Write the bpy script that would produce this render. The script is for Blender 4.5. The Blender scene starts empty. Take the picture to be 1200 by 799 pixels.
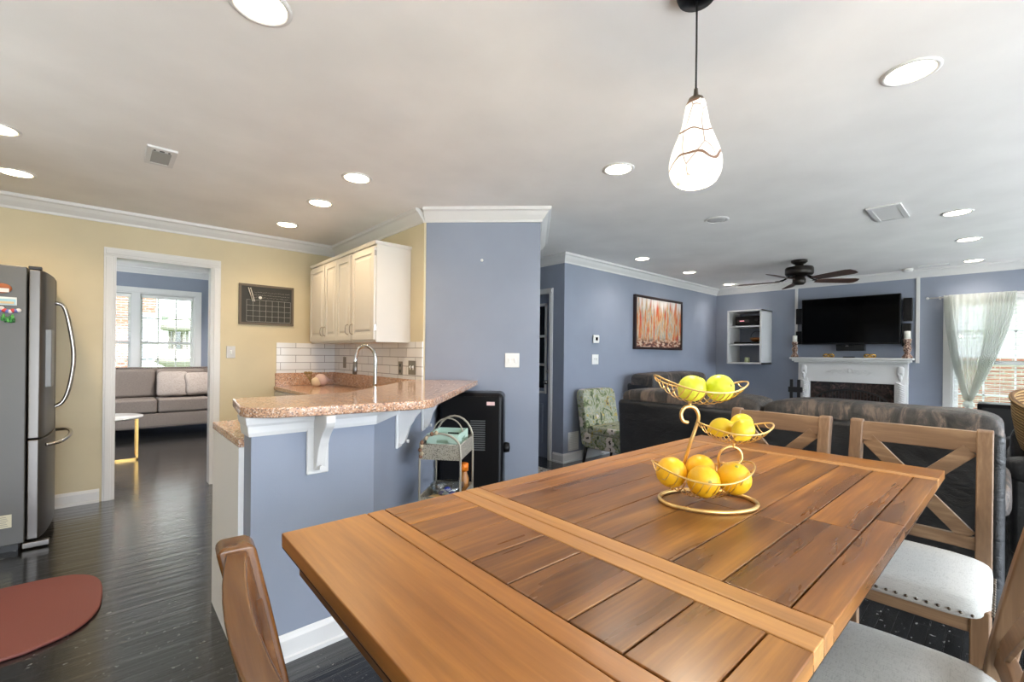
import bpy, bmesh, math, random
from mathutils import Vector, Matrix, Euler
random.seed(7)
S = bpy.context.scene
COL = S.collection
pi = math.pi

# ------------------------------------------------------------------ camera, world, exposure
AZ = 0.833                      # the view looks diagonally across the room
cam_data = bpy.data.cameras.new('camera')
cam = bpy.data.objects.new('camera', cam_data)
COL.objects.link(cam)
cam.matrix_world = (Matrix.Translation((0, 0, 1.27)) @ Matrix.Rotation(AZ - pi / 2, 4, 'Z')
                    @ Matrix.Rotation(pi / 2, 4, 'X') @ Matrix.Rotation(0.010, 4, 'Z'))
cam_data.sensor_width = 36
cam_data.lens = 524 / 1200 * 36
cam_data.shift_y = 15 / 1200
cam_data.clip_start = 0.02
S.camera = cam
SKY_FILL = 9.0
W = bpy.data.worlds.new('world')
S.world = W
W.use_nodes = True
WB = W.node_tree.nodes['Background']
# sky with a brighter southern lobe added behind the camera to light the room
_t = W.node_tree
_g = _t.nodes.new('ShaderNodeNewGeometry'); _d = _t.nodes.new('ShaderNodeVectorMath'); _d.operation = 'DOT_PRODUCT'
_d.inputs[1].default_value = Vector((-.10, .72, -.68)).normalized()
_t.links.new(_g.outputs['Incoming'], _d.inputs[0])
_m = _t.nodes.new('ShaderNodeMath'); _m.operation = 'MAXIMUM'; _m.inputs[1].default_value = 0
_t.links.new(_d.outputs['Value'], _m.inputs[0])
_p = _t.nodes.new('ShaderNodeMath'); _p.operation = 'POWER'; _p.inputs[1].default_value = 3
_t.links.new(_m.outputs[0], _p.inputs[0])
_a = _t.nodes.new('ShaderNodeMath'); _a.operation = 'MULTIPLY_ADD'; _a.inputs[1].default_value = SKY_FILL; _a.inputs[2].default_value = .85
_t.links.new(_p.outputs[0], _a.inputs[0])
_t.links.new(_a.outputs[0], WB.inputs[1])
WB.inputs[0].default_value = (0.86, 0.95, 1.06, 1)
_s = bpy.data.lights.new('sun', 'SUN'); _s.energy = 7.5; _s.color = (.93, .97, 1.0); _s.angle = .05
sun = bpy.data.objects.new('sun', _s); COL.objects.link(sun); sun.rotation_euler = (math.radians(17), 0, math.radians(-8))
S.view_settings.view_transform = 'Standard'
S.view_settings.look = 'None'
S.view_settings.gamma = 1
S.view_settings.use_curve_mapping = False
S.view_settings.exposure = 1.16
WARM = (1.0, 0.74, 0.44)
NEUT = (1.0, 0.92, 0.84)

# ------------------------------------------------------------------ material helpers
def mat(name, color=(.8, .8, .8), rough=.5, metal=0, spec=.5, **kw):
    m = bpy.data.materials.new(name)
    m.use_nodes = True
    b = m.node_tree.nodes['Principled BSDF']
    b.inputs['Base Color'].default_value = (*color, 1)
    b.inputs['Roughness'].default_value = rough
    b.inputs['Metallic'].default_value = metal
    b.inputs['Specular IOR Level'].default_value = spec
    for k, v in kw.items():
        b.inputs[k.replace('_', ' ')].default_value = v
    return m

def N(m, t, **inp):
    n = m.node_tree.nodes.new(t)
    for k, v in inp.items():
        if k in n.inputs: n.inputs[k].default_value = v
        else: setattr(n, k, v)
    return n

def L(m, a, b): m.node_tree.links.new(a, b)
def BS(m): return m.node_tree.nodes['Principled BSDF']

def coords(m, scale=(1, 1, 1), rot=(0, 0, 0), src='Object'):
    tc = N(m, 'ShaderNodeTexCoord'); mp = N(m, 'ShaderNodeMapping')
    mp.inputs['Scale'].default_value = scale
    mp.inputs['Rotation'].default_value = rot
    L(m, tc.outputs[src], mp.inputs[0])
    return mp.outputs[0]

def ramp(m, fac, stops, mode='LINEAR'):
    r = N(m, 'ShaderNodeValToRGB'); e = r.color_ramp
    e.interpolation = mode
    while len(e.elements) < len(stops): e.elements.new(.5)
    for k, (p, c) in enumerate(stops):
        e.elements[k].position = p
        e.elements[k].color = (*c, 1) if len(c) == 3 else c
    L(m, fac, r.inputs[0])
    return r.outputs[0]

def noise(m, vec, scale=5, detail=3, rough=.5, dist=0):
    n = N(m, 'ShaderNodeTexNoise')
    n.inputs['Scale'].default_value = scale; n.inputs['Detail'].default_value = detail
    n.inputs['Roughness'].default_value = rough; n.inputs['Distortion'].default_value = dist
    if vec is not None: L(m, vec, n.inputs['Vector'])
    return n

def bump(m, h, strength=.2, dist=.01):
    b = N(m, 'ShaderNodeBump'); b.inputs['Strength'].default_value = strength
    b.inputs['Distance'].default_value = dist
    L(m, h, b.inputs['Height']); L(m, b.outputs[0], BS(m).inputs['Normal'])

def mixc(m, fac, a, b, blend='MIX'):
    x = N(m, 'ShaderNodeMix', data_type='RGBA', blend_type=blend)
    for sock, v in ((x.inputs[0], fac), (x.inputs[6], a), (x.inputs[7], b)):
        if isinstance(v, (int, float)): sock.default_value = v
        elif isinstance(v, tuple): sock.default_value = (*v, 1)
        else: L(m, v, sock)
    return x.outputs[2]

def paint(name, c, rough=.55, var=.05):
    m = mat(name, c, rough, spec=.35)
    v = coords(m)
    f = noise(m, v, 2.2, 4).outputs[0]
    L(m, ramp(m, f, [(.3, tuple(x * (1 - var) for x in c)), (.7, tuple(min(1, x * (1 + var)) for x in c))]), BS(m).inputs['Base Color'])
    g = noise(m, coords(m), 180, 2).outputs[0]
    bump(m, g, .08, .002)
    return m

YELLOW = paint('yellow_paint', (.64, .56, .385))
BLUE = paint('blue_grey_paint', (.262, .295, .370))
CEIL = paint('ceiling_paint', (.86, .85, .84), .85)
TRIM = mat('white_trim', (.70, .70, .70), .35)
WHITE = mat('white_plastic', (.82, .82, .80), .4)
CABW = paint('cabinet_white', (.60, .57, .53), .38, .02)

def wood(name, cols, axis, scale=1.0, rough=.35, island=True, contrast=1.0, knots=True):
    """grain runs along axis (0 x, 1 y, 2 z)"""
    m = mat(name, cols[1], rough, spec=.5)
    tc = N(m, 'ShaderNodeTexCoord')
    geo = N(m, 'ShaderNodeNewGeometry')
    off = N(m, 'ShaderNodeVectorMath', operation='SCALE')
    cmb = N(m, 'ShaderNodeCombineXYZ')
    for i in range(3): L(m, geo.outputs['Random Per Island'], cmb.inputs[i])
    L(m, cmb.outputs[0], off.inputs[0]); off.inputs['Scale'].default_value = 37.0 if island else 0
    add = N(m, 'ShaderNodeVectorMath', operation='ADD')
    L(m, tc.outputs['Object'], add.inputs[0]); L(m, off.outputs[0], add.inputs[1])
    mp = N(m, 'ShaderNodeMapping')
    sc = [9 * scale] * 3; sc[axis] = .9 * scale
    mp.inputs['Scale'].default_value = sc
    L(m, add.outputs[0], mp.inputs[0])
    n1 = noise(m, mp.outputs[0], 1.6, 4, .5, .35)
    mp2 = N(m, 'ShaderNodeMapping')
    sc2 = [120 * scale] * 3; sc2[axis] = 5 * scale
    mp2.inputs['Scale'].default_value = sc2
    L(m, add.outputs[0], mp2.inputs[0])
    n2 = noise(m, mp2.outputs[0], 1.0, 3, .6)
    mx = N(m, 'ShaderNodeMath', operation='MULTIPLY_ADD'); mx.inputs[1].default_value = .35
    L(m, n2.outputs[0], mx.inputs[0])
    sb = N(m, 'ShaderNodeMath', operation='SUBTRACT'); sb.inputs[1].default_value = .175
    L(m, n1.outputs[0], sb.inputs[0]); L(m, sb.outputs[0], mx.inputs[2])
    c = ramp(m, mx.outputs[0], [(.16, cols[0]), (.48, cols[1]), (.72, cols[2])])
    if island:
        t = N(m, 'ShaderNodeMapRange'); t.inputs[3].default_value = 1 - .34 * contrast; t.inputs[4].default_value = 1 + .22 * contrast
        L(m, geo.outputs['Random Per Island'], t.inputs[0])
        v = N(m, 'ShaderNodeCombineXYZ')
        for i in range(3): L(m, t.outputs[0], v.inputs[i])
        c = mixc(m, 1.0, c, v.outputs[0], 'MULTIPLY')
    if knots:
        mp3 = N(m, 'ShaderNodeMapping'); sc3 = [7 * scale] * 3; sc3[axis] = 1.7 * scale
        mp3.inputs['Scale'].default_value = sc3; L(m, add.outputs[0], mp3.inputs[0])
        n3 = noise(m, mp3.outputs[0], 1.7, 2, .5)
        k = ramp(m, n3.outputs[0], [(.64, (0, 0, 0)), (.80, (.75, .75, .75))])
        c = mixc(m, k, c, tuple(x * .5 for x in cols[0]))
    L(m, c, BS(m).inputs['Base Color'])
    r = N(m, 'ShaderNodeMapRange'); r.inputs[3].default_value = rough * .8; r.inputs[4].default_value = rough * 1.35
    L(m, n1.outputs[0], r.inputs[0]); L(m, r.outputs[0], BS(m).inputs['Roughness'])
    bump(m, mx.outputs[0], .18, .002)
    return m

TCOL = [(.065, .024, .007), (.225, .088, .020), (.45, .195, .038)]
T_X = wood('table_wood_long', TCOL, 0, rough=.27)
T_Y = wood('table_wood_cross', [(.16, .058, .014), (.31, .124, .028), (.45, .195, .040)], 1, rough=.29)
T_L = wood('table_wood_light', [(.22, .094, .026), (.39, .185, .055), (.53, .285, .090)], 1, rough=.32, knots=False)
T_D = wood('shaded_apron_wood', [(.05, .016, .005), (.11, .038, .011), (.19, .075, .022)], 1, rough=.35, knots=False)  # mostly shade put into the apron colour, along with a darker stain
T_LX = wood('table_wood_light_long', [(.17, .066, .018), (.32, .135, .036), (.46, .22, .065)], 0, rough=.32, knots=False)
CHAIRW = [wood('chair_wood_' + 'xyz'[a], [(.085, .043, .021), (.20, .114, .060), (.36, .235, .135)], a, rough=.42, contrast=.5, knots=False) for a in range(3)]
CHAIRD = [wood('warm_chair_wood_' + 'xyz'[a], [(.050, .017, .005), (.110, .040, .010), (.20, .082, .021)], a, rough=.22, contrast=.5, knots=False) for a in range(3)]

def floor_material():
    m = mat('black_floorboards', (.012, .013, .014), .2, spec=.55, Coat_Weight=.5, Coat_Roughness=.07)
    v = coords(m)
    br = N(m, 'ShaderNodeTexBrick')
    br.offset = .37
    br.inputs['Scale'].default_value = 1; br.inputs['Brick Width'].default_value = 1.1
    br.inputs['Row Height'].default_value = .057; br.inputs['Mortar Size'].default_value = .0022
    br.inputs['Color1'].default_value = (.016, .017, .018, 1); br.inputs['Color2'].default_value = (.006, .0065, .007, 1)
    br.inputs['Mortar'].default_value = (.0015, .0015, .0015, 1)
    L(m, v, br.inputs['Vector'])
    mp = coords(m, (2, 60, 1))
    sc = noise(m, mp, 1.5, 4, .7)
    fl = noise(m, coords(m, (30, 45, 1)), 1.0, 2, .6)
    c = mixc(m, ramp(m, fl.outputs[0], [(.66, (0, 0, 0)), (.71, (1, 1, 1))]), br.outputs['Color'], (.16, .16, .155))
    L(m, c, BS(m).inputs['Base Color'])
    big = noise(m, coords(m, (1, 3, 1)), 1.3, 4, .6)
    L(m, ramp(m, big.outputs[0], [(.3, (.07,) * 3), (.75, (.20,) * 3)]), BS(m).inputs['Roughness'])
    ad = N(m, 'ShaderNodeMath', operation='MULTIPLY_ADD'); ad.inputs[1].default_value = .5
    L(m, sc.outputs[0], ad.inputs[0])
    iv = N(m, 'ShaderNodeMath', operation='SUBTRACT'); iv.inputs[0].default_value = 1
    rp = noise(m, coords(m, (.55, 13, 1)), 1.6, 3, .5, .4)
    r2 = N(m, 'ShaderNodeMath', operation='MULTIPLY_ADD'); r2.inputs[1].default_value = 2.2
    L(m, rp.outputs[0], r2.inputs[0]); L(m, iv.outputs[0], r2.inputs[2])
    L(m, br.outputs['Fac'], iv.inputs[1]); L(m, r2.outputs[0], ad.inputs[2])
    bump(m, ad.outputs[0], .42, .004)
    cb_ = N(m, 'ShaderNodeBump'); cb_.inputs['Strength'].default_value = .30; cb_.inputs['Distance'].default_value = .003
    L(m, ad.outputs[0], cb_.inputs['Height']); L(m, cb_.outputs[0], BS(m).inputs['Coat Normal'])
    return m
FLOOR = floor_material()

def granite_material():
    m = mat('speckled_granite', (.6, .4, .3), .13, spec=.6)
    v = coords(m)
    vo = N(m, 'ShaderNodeTexVoronoi'); vo.inputs['Scale'].default_value = 190
    L(m, v, vo.inputs['Vector'])
    sep = N(m, 'ShaderNodeSeparateColor'); L(m, vo.outputs['Color'], sep.inputs[0])
    c = ramp(m, sep.outputs[0], [(0, (.07, .04, .038)), (.17, (.34, .17, .11)), (.35, (.56, .30, .17)), (.62, (.66, .41, .26)), (.88, (.78, .70, .62))], 'CONSTANT')
    n = noise(m, coords(m), 26, 3)
    c = mixc(m, .35, c, ramp(m, n.outputs[0], [(.35, (.42, .24, .16)), (.65, (.72, .48, .33))]))
    L(m, c, BS(m).inputs['Base Color'])
    return m
GRANITE = granite_material()

def leather(name, base, rough=.36):
    m = mat(name, base, rough, spec=.5)
    n = noise(m, coords(m), 5, 5, .6)
    L(m, ramp(m, n.outputs[0], [(.35, tuple(x * .75 for x in base)), (.7, tuple(x * 1.7 for x in base))]), BS(m).inputs['Base Color'])
    v = N(m, 'ShaderNodeTexVoronoi'); v.inputs['Scale'].default_value = 220
    a = N(m, 'ShaderNodeMath', operation='MULTIPLY_ADD'); a.inputs[1].default_value = .08
    L(m, v.outputs[0], a.inputs[0])
    n2 = noise(m, coords(m, (1, 1, 2)), 7, 4, .6, .8)
    L(m, n2.outputs[0], a.inputs[2])
    bump(m, a.outputs[0], .55, .02)
    return m
LEATHER = leather('black_leather', (.011, .0112, .012), .33)
LEATHER_W = leather('worn_black_leather', (.040, .034, .030), .40)
_n = noise(LEATHER_W, coords(LEATHER_W, (1, 3, 1)), 4.5, 5, .65, 1.2)
L(LEATHER_W, ramp(LEATHER_W, _n.outputs[0], [(.38, (.020, .019, .018)), (.52, (.055, .046, .040)), (.64, (.17, .125, .095))]), BS(LEATHER_W).inputs['Base Color'])
BLACK = mat('black_plastic', (.006, .006, .007), .28, spec=.2)
BLACKM = mat('black_satin_metal', (.015, .015, .016), .4)
SCREEN = mat('black_screen', (.001, .001, .0012), .12, spec=.06)
STEEL = mat('brushed_steel', (.17, .158, .148), .38, 1.0)
STEELD = mat('grey_fridge_side', (.115, .113, .108), .42, .3)
NICKEL = mat('satin_nickel', (.50, .48, .45), .25, 1.0)
CHROME = mat('chrome', (.55, .55, .55), .12, 1.0)
BRASS = mat('gold_wire', (.80, .55, .22), .30, .85)
GOLD = mat('polished_gold', (.75, .48, .16), .2, 1.0)
OUTLETM = mat('pewter_plate', (.22, .19, .15), .4, .6)

def linen(name, c, scale=420, var=.25, rough=.9):
    m = mat(name, c, rough, spec=.2)
    a = noise(m, coords(m, (1, .15, 1)), scale, 2); b = noise(m, coords(m, (.15, 1, 1)), scale, 2)
    mx = N(m, 'ShaderNodeMath', operation='ADD'); L(m, a.outputs[0], mx.inputs[0]); L(m, b.outputs[0], mx.inputs[1])
    L(m, ramp(m, mx.outputs[0], [(.75, tuple(x * (1 - var) for x in c)), (1.2, tuple(min(1, x * (1 + var)) for x in c))]), BS(m).inputs['Base Color'])
    bump(m, mx.outputs[0], .3, .002)
    return m
LINEN = linen('grey_linen', (.47, .465, .44), 420, .10)
TAUPE = linen('taupe_linen', (.21, .175, .155), 300)
PILLOWM = linen('pale_pillow_linen', (.36, .31, .28), 200)

def floral_material():
    m = mat('floral_fabric', (.5, .5, .4), .9, spec=.2)
    n = noise(m, coords(m), 9, 3, .6, 1.5)
    c = ramp(m, n.outputs[0], [(.32, (.06, .07, .06)), (.42, (.20, .25, .12)), (.50, (.48, .46, .36)), (.57, (.24, .30, .26)), (.64, (.50, .40, .12)), (.72, (.12, .10, .09))])
    v = N(m, 'ShaderNodeTexVoronoi'); v.inputs['Scale'].default_value = 7.5; v.inputs['Randomness'].default_value = .9
    dn = noise(m, coords(m), 22, 2)
    av = N(m, 'ShaderNodeMix', data_type='VECTOR'); av.inputs[0].default_value = .08
    L(m, coords(m), av.inputs[4]); L(m, dn.outputs['Color'], av.inputs[5]); L(m, av.outputs[1], v.inputs['Vector'])
    petal = ramp(m, v.outputs[0], [(.06, (1, 1, 1)), (.36, (1, 1, 1)), (.42, (0, 0, 0))])
    sep = N(m, 'ShaderNodeSeparateColor'); L(m, v.outputs['Color'], sep.inputs[0])
    pc = ramp(m, sep.outputs[0], [(.0, (.70, .64, .58)), (.4, (.58, .45, .16)), (.6, (.72, .62, .60)), (.85, (.12, .11, .10))], 'CONSTANT')
    sel = ramp(m, sep.outputs[1], [(.45, (0, 0, 0)), (.5, (1, 1, 1))], 'CONSTANT')
    f = mixc(m, 1.0, petal, sel, 'MULTIPLY')
    c = mixc(m, f, c, pc)
    core = ramp(m, v.outputs[0], [(.10, (1, 1, 1)), (.14, (0, 0, 0))])
    c = mixc(m, mixc(m, 1.0, core, sel, 'MULTIPLY'), c, (.07, .06, .05))
    L(m, c, BS(m).inputs['Base Color'])
    return m
FLORAL = floral_material()

def tile_material(name, axes):
    m = mat(name, (.8, .8, .8), .15, spec=.6)
    tc = N(m, 'ShaderNodeTexCoord'); sp = N(m, 'ShaderNodeSeparateXYZ'); cb = N(m, 'ShaderNodeCombineXYZ')
    L(m, tc.outputs['Object'], sp.inputs[0])
    L(m, sp.outputs[axes], cb.inputs[0]); L(m, sp.outputs[2], cb.inputs[1])
    br = N(m, 'ShaderNodeTexBrick'); br.inputs['Scale'].default_value = 1
    br.inputs['Brick Width'].default_value = .30; br.inputs['Row Height'].default_value = .077; br.inputs['Mortar Size'].default_value = .0028
    br.inputs['Color1'].default_value = (.78, .77, .76, 1); br.inputs['Color2'].default_value = (.70, .70, .70, 1); br.inputs['Mortar'].default_value = (.28, .27, .26, 1)
    L(m, cb.outputs[0], br.inputs['Vector']); L(m, br.outputs['Color'], BS(m).inputs['Base Color'])
    iv = N(m, 'ShaderNodeMath', operation='SUBTRACT'); iv.inputs[0].default_value = 1
    L(m, br.outputs['Fac'], iv.inputs[1]); bump(m, iv.outputs[0], .4, .003)
    return m

def brick_material(name, axis, c1=(.26, .085, .045), c2=(.18, .055, .032)):
    m = mat(name, c1, .85)
    tc = N(m, 'ShaderNodeTexCoord'); sp = N(m, 'ShaderNodeSeparateXYZ'); cb = N(m, 'ShaderNodeCombineXYZ')
    L(m, tc.outputs['Object'], sp.inputs[0]); L(m, sp.outputs[axis], cb.inputs[0]); L(m, sp.outputs[2], cb.inputs[1])
    br = N(m, 'ShaderNodeTexBrick'); br.inputs['Scale'].default_value = 1
    br.inputs['Brick Width'].default_value = .24; br.inputs['Row Height'].default_value = .082; br.inputs['Mortar Size'].default_value = .01
    br.inputs['Color1'].default_value = (*c1, 1); br.inputs['Color2'].default_value = (*c2, 1); br.inputs['Mortar'].default_value = (.30, .26, .23, 1)
    L(m, cb.outputs[0], br.inputs['Vector']); L(m, br.outputs['Color'], BS(m).inputs['Base Color'])
    return m

def emis(name, c, s):
    m = mat(name, c, .5)
    b = BS(m); b.inputs['Emission Color'].default_value = (*c, 1); b.inputs['Emission Strength'].default_value = s
    return m

def glass(name, c=(1, 1, 1), alpha=.12, rough=.02):
    m = mat(name, c, rough)
    nt = m.node_tree
    tr = N(m, 'ShaderNodeBsdfTransparent'); tr.inputs[0].default_value = (*c, 1)
    gl = N(m, 'ShaderNodeBsdfGlossy'); gl.inputs['Roughness'].default_value = rough
    mx = N(m, 'ShaderNodeMixShader'); mx.inputs[0].default_value = alpha
    L(m, tr.outputs[0], mx.inputs[1]); L(m, gl.outputs[0], mx.inputs[2])
    L(m, mx.outputs[0], nt.nodes['Material Output'].inputs['Surface'])
    return m
PANE = glass('window_glass', (1, 1, 1), .04)
BOWLG = glass('bowl_glass', (.86, .92, .95), .22)

# ------------------------------------------------------------------ mesh helpers
class MB:
    def __init__(s): s.v = []; s.f = []; s.m = []; s.s = []
    def add(s, vs, fs, mi=0, smooth=False, M=None):
        o = len(s.v)
        for p in vs:
            p = Vector(p)
            s.v.append(M @ p if M else p)
        for f in fs:
            s.f.append(tuple(i + o for i in f)); s.m.append(mi); s.s.append(smooth)
        return s
    def box(s, x0, x1, y0, y1, z0, z1, mi=0, M=None):
        if x0 > x1: x0, x1 = x1, x0
        if y0 > y1: y0, y1 = y1, y0
        if z0 > z1: z0, z1 = z1, z0
        vs = [(x, y, z) for z in (z0, z1) for y in (y0, y1) for x in (x0, x1)]
        return s.add(vs, [(0, 2, 3, 1), (4, 5, 7, 6), (0, 1, 5, 4), (2, 6, 7, 3), (0, 4, 6, 2), (1, 3, 7, 5)], mi, M=M)
    def ring(s, a0, a1, b0, b1, w, lo, hi, plane='xz', mi=0):
        """rectangular frame without overlapping pieces; plane names the two frame axes"""
        for a, b, c, d in ((a0, a1, b0, b0 + w), (a0, a1, b1 - w, b1), (a0, a0 + w, b0 + w, b1 - w), (a1 - w, a1, b0 + w, b1 - w)):
            if plane == 'xz': s.box(a, b, lo, hi, c, d, mi)
            elif plane == 'xy': s.box(a, b, c, d, lo, hi, mi)
            else: s.box(lo, hi, a, b, c, d, mi)
        return s
    def bar(s, a, b, w, t, up=(0, 0, 1), mi=0):
        """box from a to b, w wide across, t thick along up"""
        a, b = Vector(a), Vector(b); d = (b - a); ln = d.length; d.normalize()
        u = Vector(up); sd = d.cross(u).normalized(); u = sd.cross(d).normalized()
        vs = []
        for p in (a, b):
            for k in ((-1, -1), (1, -1), (1, 1), (-1, 1)):
                vs.append(p + sd * (k[0] * w / 2) + u * (k[1] * t / 2))
        return s.add(vs, [(3, 2, 1, 0), (4, 5, 6, 7), (0, 1, 5, 4), (1, 2, 6, 5), (2, 3, 7, 6), (3, 0, 4, 7)], mi)
    def prism(s, poly, z0, z1, mi=0, M=None):
        n = len(poly)
        area = sum(poly[i][0] * poly[(i + 1) % n][1] - poly[(i + 1) % n][0] * poly[i][1] for i in range(n))
        if area < 0: poly = poly[::-1]
        vs = [(x, y, z0) for x, y in poly] + [(x, y, z1) for x, y in poly]
        fs = [tuple(range(n - 1, -1, -1)), tuple(range(n, 2 * n))] + [(i, (i + 1) % n, n + (i + 1) % n, n + i) for i in range(n)]
        return s.add(vs, fs, mi, M=M)
    def tube(s, pts, r, n=8, closed=False, mi=0, cap=True):
        pts = [Vector(p) for p in pts]; k = len(pts); vs = []; fs = []
        rr = r if isinstance(r, (list, tuple)) else [r] * k
        prev = None
        for i, p in enumerate(pts):
            if closed: t = pts[(i + 1) % k] - pts[i - 1]
            else: t = pts[min(i + 1, k - 1)] - pts[max(i - 1, 0)]
            t.normalize()
            if prev is None:
                a = Vector((0, 0, 1)) if abs(t.z) < .9 else Vector((1, 0, 0))
                u = t.cross(a).normalized()
            else:
                u = (prev - t * prev.dot(t)).normalized()
            prev = u; w = t.cross(u)
            for j in range(n):
                a = 2 * pi * j / n
                vs.append(p + (u * math.cos(a) + w * math.sin(a)) * rr[i])
        for i in range(k if closed else k - 1):
            for j in range(n):
                a = i * n + j; b = i * n + (j + 1) % n; c = ((i + 1) % k) * n + (j + 1) % n; d = ((i + 1) % k) * n + j
                fs.append((a, d, c, b))
        s.add(vs, fs, mi, True)
        if cap and not closed:
            o = len(s.v) - k * n
            s.f.append(tuple(o + j for j in range(n))); s.m.append(mi); s.s.append(False)
            s.f.append(tuple(o + (k - 1) * n + j for j in range(n - 1, -1, -1))); s.m.append(mi); s.s.append(False)
        return s
    def lathe(s, prof, c=(0, 0, 0), n=24, mi=0, M=None, sx=1, sy=1, smooth=True):
        vs = []; fs = []; k = len(prof)
        for r, z in prof:
            for j in range(n):
                a = 2 * pi * j / n
                vs.append((c[0] + r * sx * math.cos(a), c[1] + r * sy * math.sin(a), c[2] + z))
        for i in range(k - 1):
            for j in range(n):
                fs.append((i * n + j, i * n + (j + 1) % n, (i + 1) * n + (j + 1) % n, (i + 1) * n + j))
        s.add(vs, fs, mi, smooth, M)
        o = len(s.v) - len(vs)
        for base, rev in ((0, True), ((k - 1) * n, False)):
            if prof[0 if rev else -1][0] > 1e-5:
                ids = [o + base + j for j in range(n)]
                s.f.append(tuple(ids[::-1] if rev else ids)); s.m.append(mi); s.s.append(False)
        return s
    def blob(s, c, r, e1=1.0, e2=1.0, n=24, mi=0, M=None, fn=None):
        """superellipsoid: small exponents give a boxy cushion"""
        def sp(x, e): return math.copysign(abs(x) ** e, x)
        vs = []; fs = []; m = n // 2
        for i in range(m + 1):
            ph = -pi / 2 + pi * i / m
            for j in range(n):
                th = 2 * pi * j / n
                p = [r[0] * sp(math.cos(ph), e1) * sp(math.cos(th), e2), r[1] * sp(math.cos(ph), e1) * sp(math.sin(th), e2), r[2] * sp(math.sin(ph), e1)]
                if fn: p = fn(p)
                vs.append((c[0] + p[0], c[1] + p[1], c[2] + p[2]))
        for i in range(m):
            for j in range(n):
                fs.append((i * n + j, i * n + (j + 1) % n, (i + 1) * n + (j + 1) % n, (i + 1) * n + j))
        return s.add(vs, fs, mi, True, M)
    def build(s, name, mats, parent=None, root=None, bevel=0, seg=2, weld=False, sub=0):
        """root: subtract the root's location (geometry given in world metres)"""
        me = bpy.data.meshes.new(name)
        off = Vector(ORG.get(root, (0, 0, 0))) if root is not None else Vector((0, 0, 0))
        me.from_pydata([tuple(p - off) for p in s.v], [], s.f)
        mats = mats if isinstance(mats, (list, tuple)) else [mats]
        for m in mats: me.materials.append(m)
        for p, mi, sm in zip(me.polygons, s.m, s.s): p.material_index = min(mi, len(mats) - 1); p.use_smooth = sm
        if weld:
            bm = bmesh.new(); bm.from_mesh(me); bmesh.ops.remove_doubles(bm, verts=bm.verts, dist=1e-5); bm.to_mesh(me); bm.free()
        o = bpy.data.objects.new(name, me); COL.objects.link(o)
        if parent: o.parent = parent
        if bevel:
            b = o.modifiers.new('bevel', 'BEVEL'); b.width = bevel; b.segments = seg; b.limit_method = 'ANGLE'; b.angle_limit = .6
            for p in me.polygons: p.use_smooth = True
            w = o.modifiers.new('normals', 'WEIGHTED_NORMAL'); w.keep_sharp = False
        if sub:
            b = o.modifiers.new('subdivision', 'SUBSURF'); b.levels = sub; b.render_levels = sub
        return o

ORG = {}
def thing(name, label, cat, loc=(0, 0, 0), rotz=0, group=None):
    o = bpy.data.objects.new(name, None); COL.objects.link(o); o.empty_display_size = .1
    o.location = loc; o.rotation_euler = (0, 0, rotz)
    o['label'] = label; o['category'] = cat
    if group: o['group'] = group
    ORG[o] = Vector(loc)
    return o
def tag(o, label, cat, group=None, kind=None):
    o['label'] = label; o['category'] = cat
    if group: o['group'] = group
    if kind: o['kind'] = kind
    return o
def single(mb, name, mats, label, cat, loc, group=None, **kw):
    """a thing that is one mesh, geometry given in world metres, origin at loc"""
    key = object(); ORG[key] = Vector(loc)
    o = mb.build(name, mats, None, key, **kw); o.location = loc
    return tag(o, label, cat, group)
def structure(mb, name, mats, parent=None, **kw):
    o = mb.build(name, mats, parent, **kw)
    if not parent: o['kind'] = 'structure'
    return o
def copy_tree(o, parent=None):
    c = o.copy(); COL.objects.link(c)
    if parent: c.parent = parent; c.matrix_parent_inverse = o.matrix_parent_inverse.copy()
    for ch in list(o.children): copy_tree(ch, c)
    return c
def dup(o, loc, rotz, label):
    c = copy_tree(o); c.location = loc; c.rotation_euler = (0, 0, rotz); c['label'] = label; ORG[c] = Vector(loc)
    return c
def profile_run(mb, path, prof, mi=0, closed=False):
    """sweep (offset to the left of travel, z) profile along an xy path with mitred corners"""
    P = [Vector((p[0], p[1])) for p in path]; n = len(P); k = len(prof); vs = []; fs = []
    for i in range(n):
        a = (P[i] - P[i - 1]).normalized() if (i > 0 or closed) else None
        b = (P[(i + 1) % n] - P[i]).normalized() if (i < n - 1 or closed) else None
        if a is None: a = b
        if b is None: b = a
        na = Vector((-a.y, a.x)); nb = Vector((-b.y, b.x))
        m = (na + nb); m = m / max(.2, (1 + na.dot(nb)))
        for d, z in prof: vs.append((P[i].x + m.x * d, P[i].y + m.y * d, z))
    for i in range(n if closed else n - 1):
        for j in range(k):
            a = i * k + j; b = i * k + (j + 1) % k; c = ((i + 1) % n) * k + (j + 1) % k; d = ((i + 1) % n) * k + j
            fs.append((a, d, c, b))
    if not closed:
        fs.append(tuple(range(k))); fs.append(tuple((n - 1) * k + j for j in range(k - 1, -1, -1)))
    mb.add(vs, fs, mi)
    return mb
def spline(pts, n=8, closed=False):
    P = [Vector(p) for p in pts]; k = len(P); out = []
    for i in range(k if closed else k - 1):
        p0 = P[i - 1] if (i > 0 or closed) else P[0]; p1 = P[i]; p2 = P[(i + 1) % k]
        p3 = P[(i + 2) % k] if (i + 2 < k or closed) else P[-1]
        for j in range(n):
            t = j / n
            out.append(.5 * ((2 * p1) + (p2 - p0) * t + (2 * p0 - 5 * p1 + 4 * p2 - p3) * t * t + (3 * p1 - p0 - 3 * p2 + p3) * t ** 3))
    if not closed: out.append(P[-1])
    return out

CH = 2.44
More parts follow.
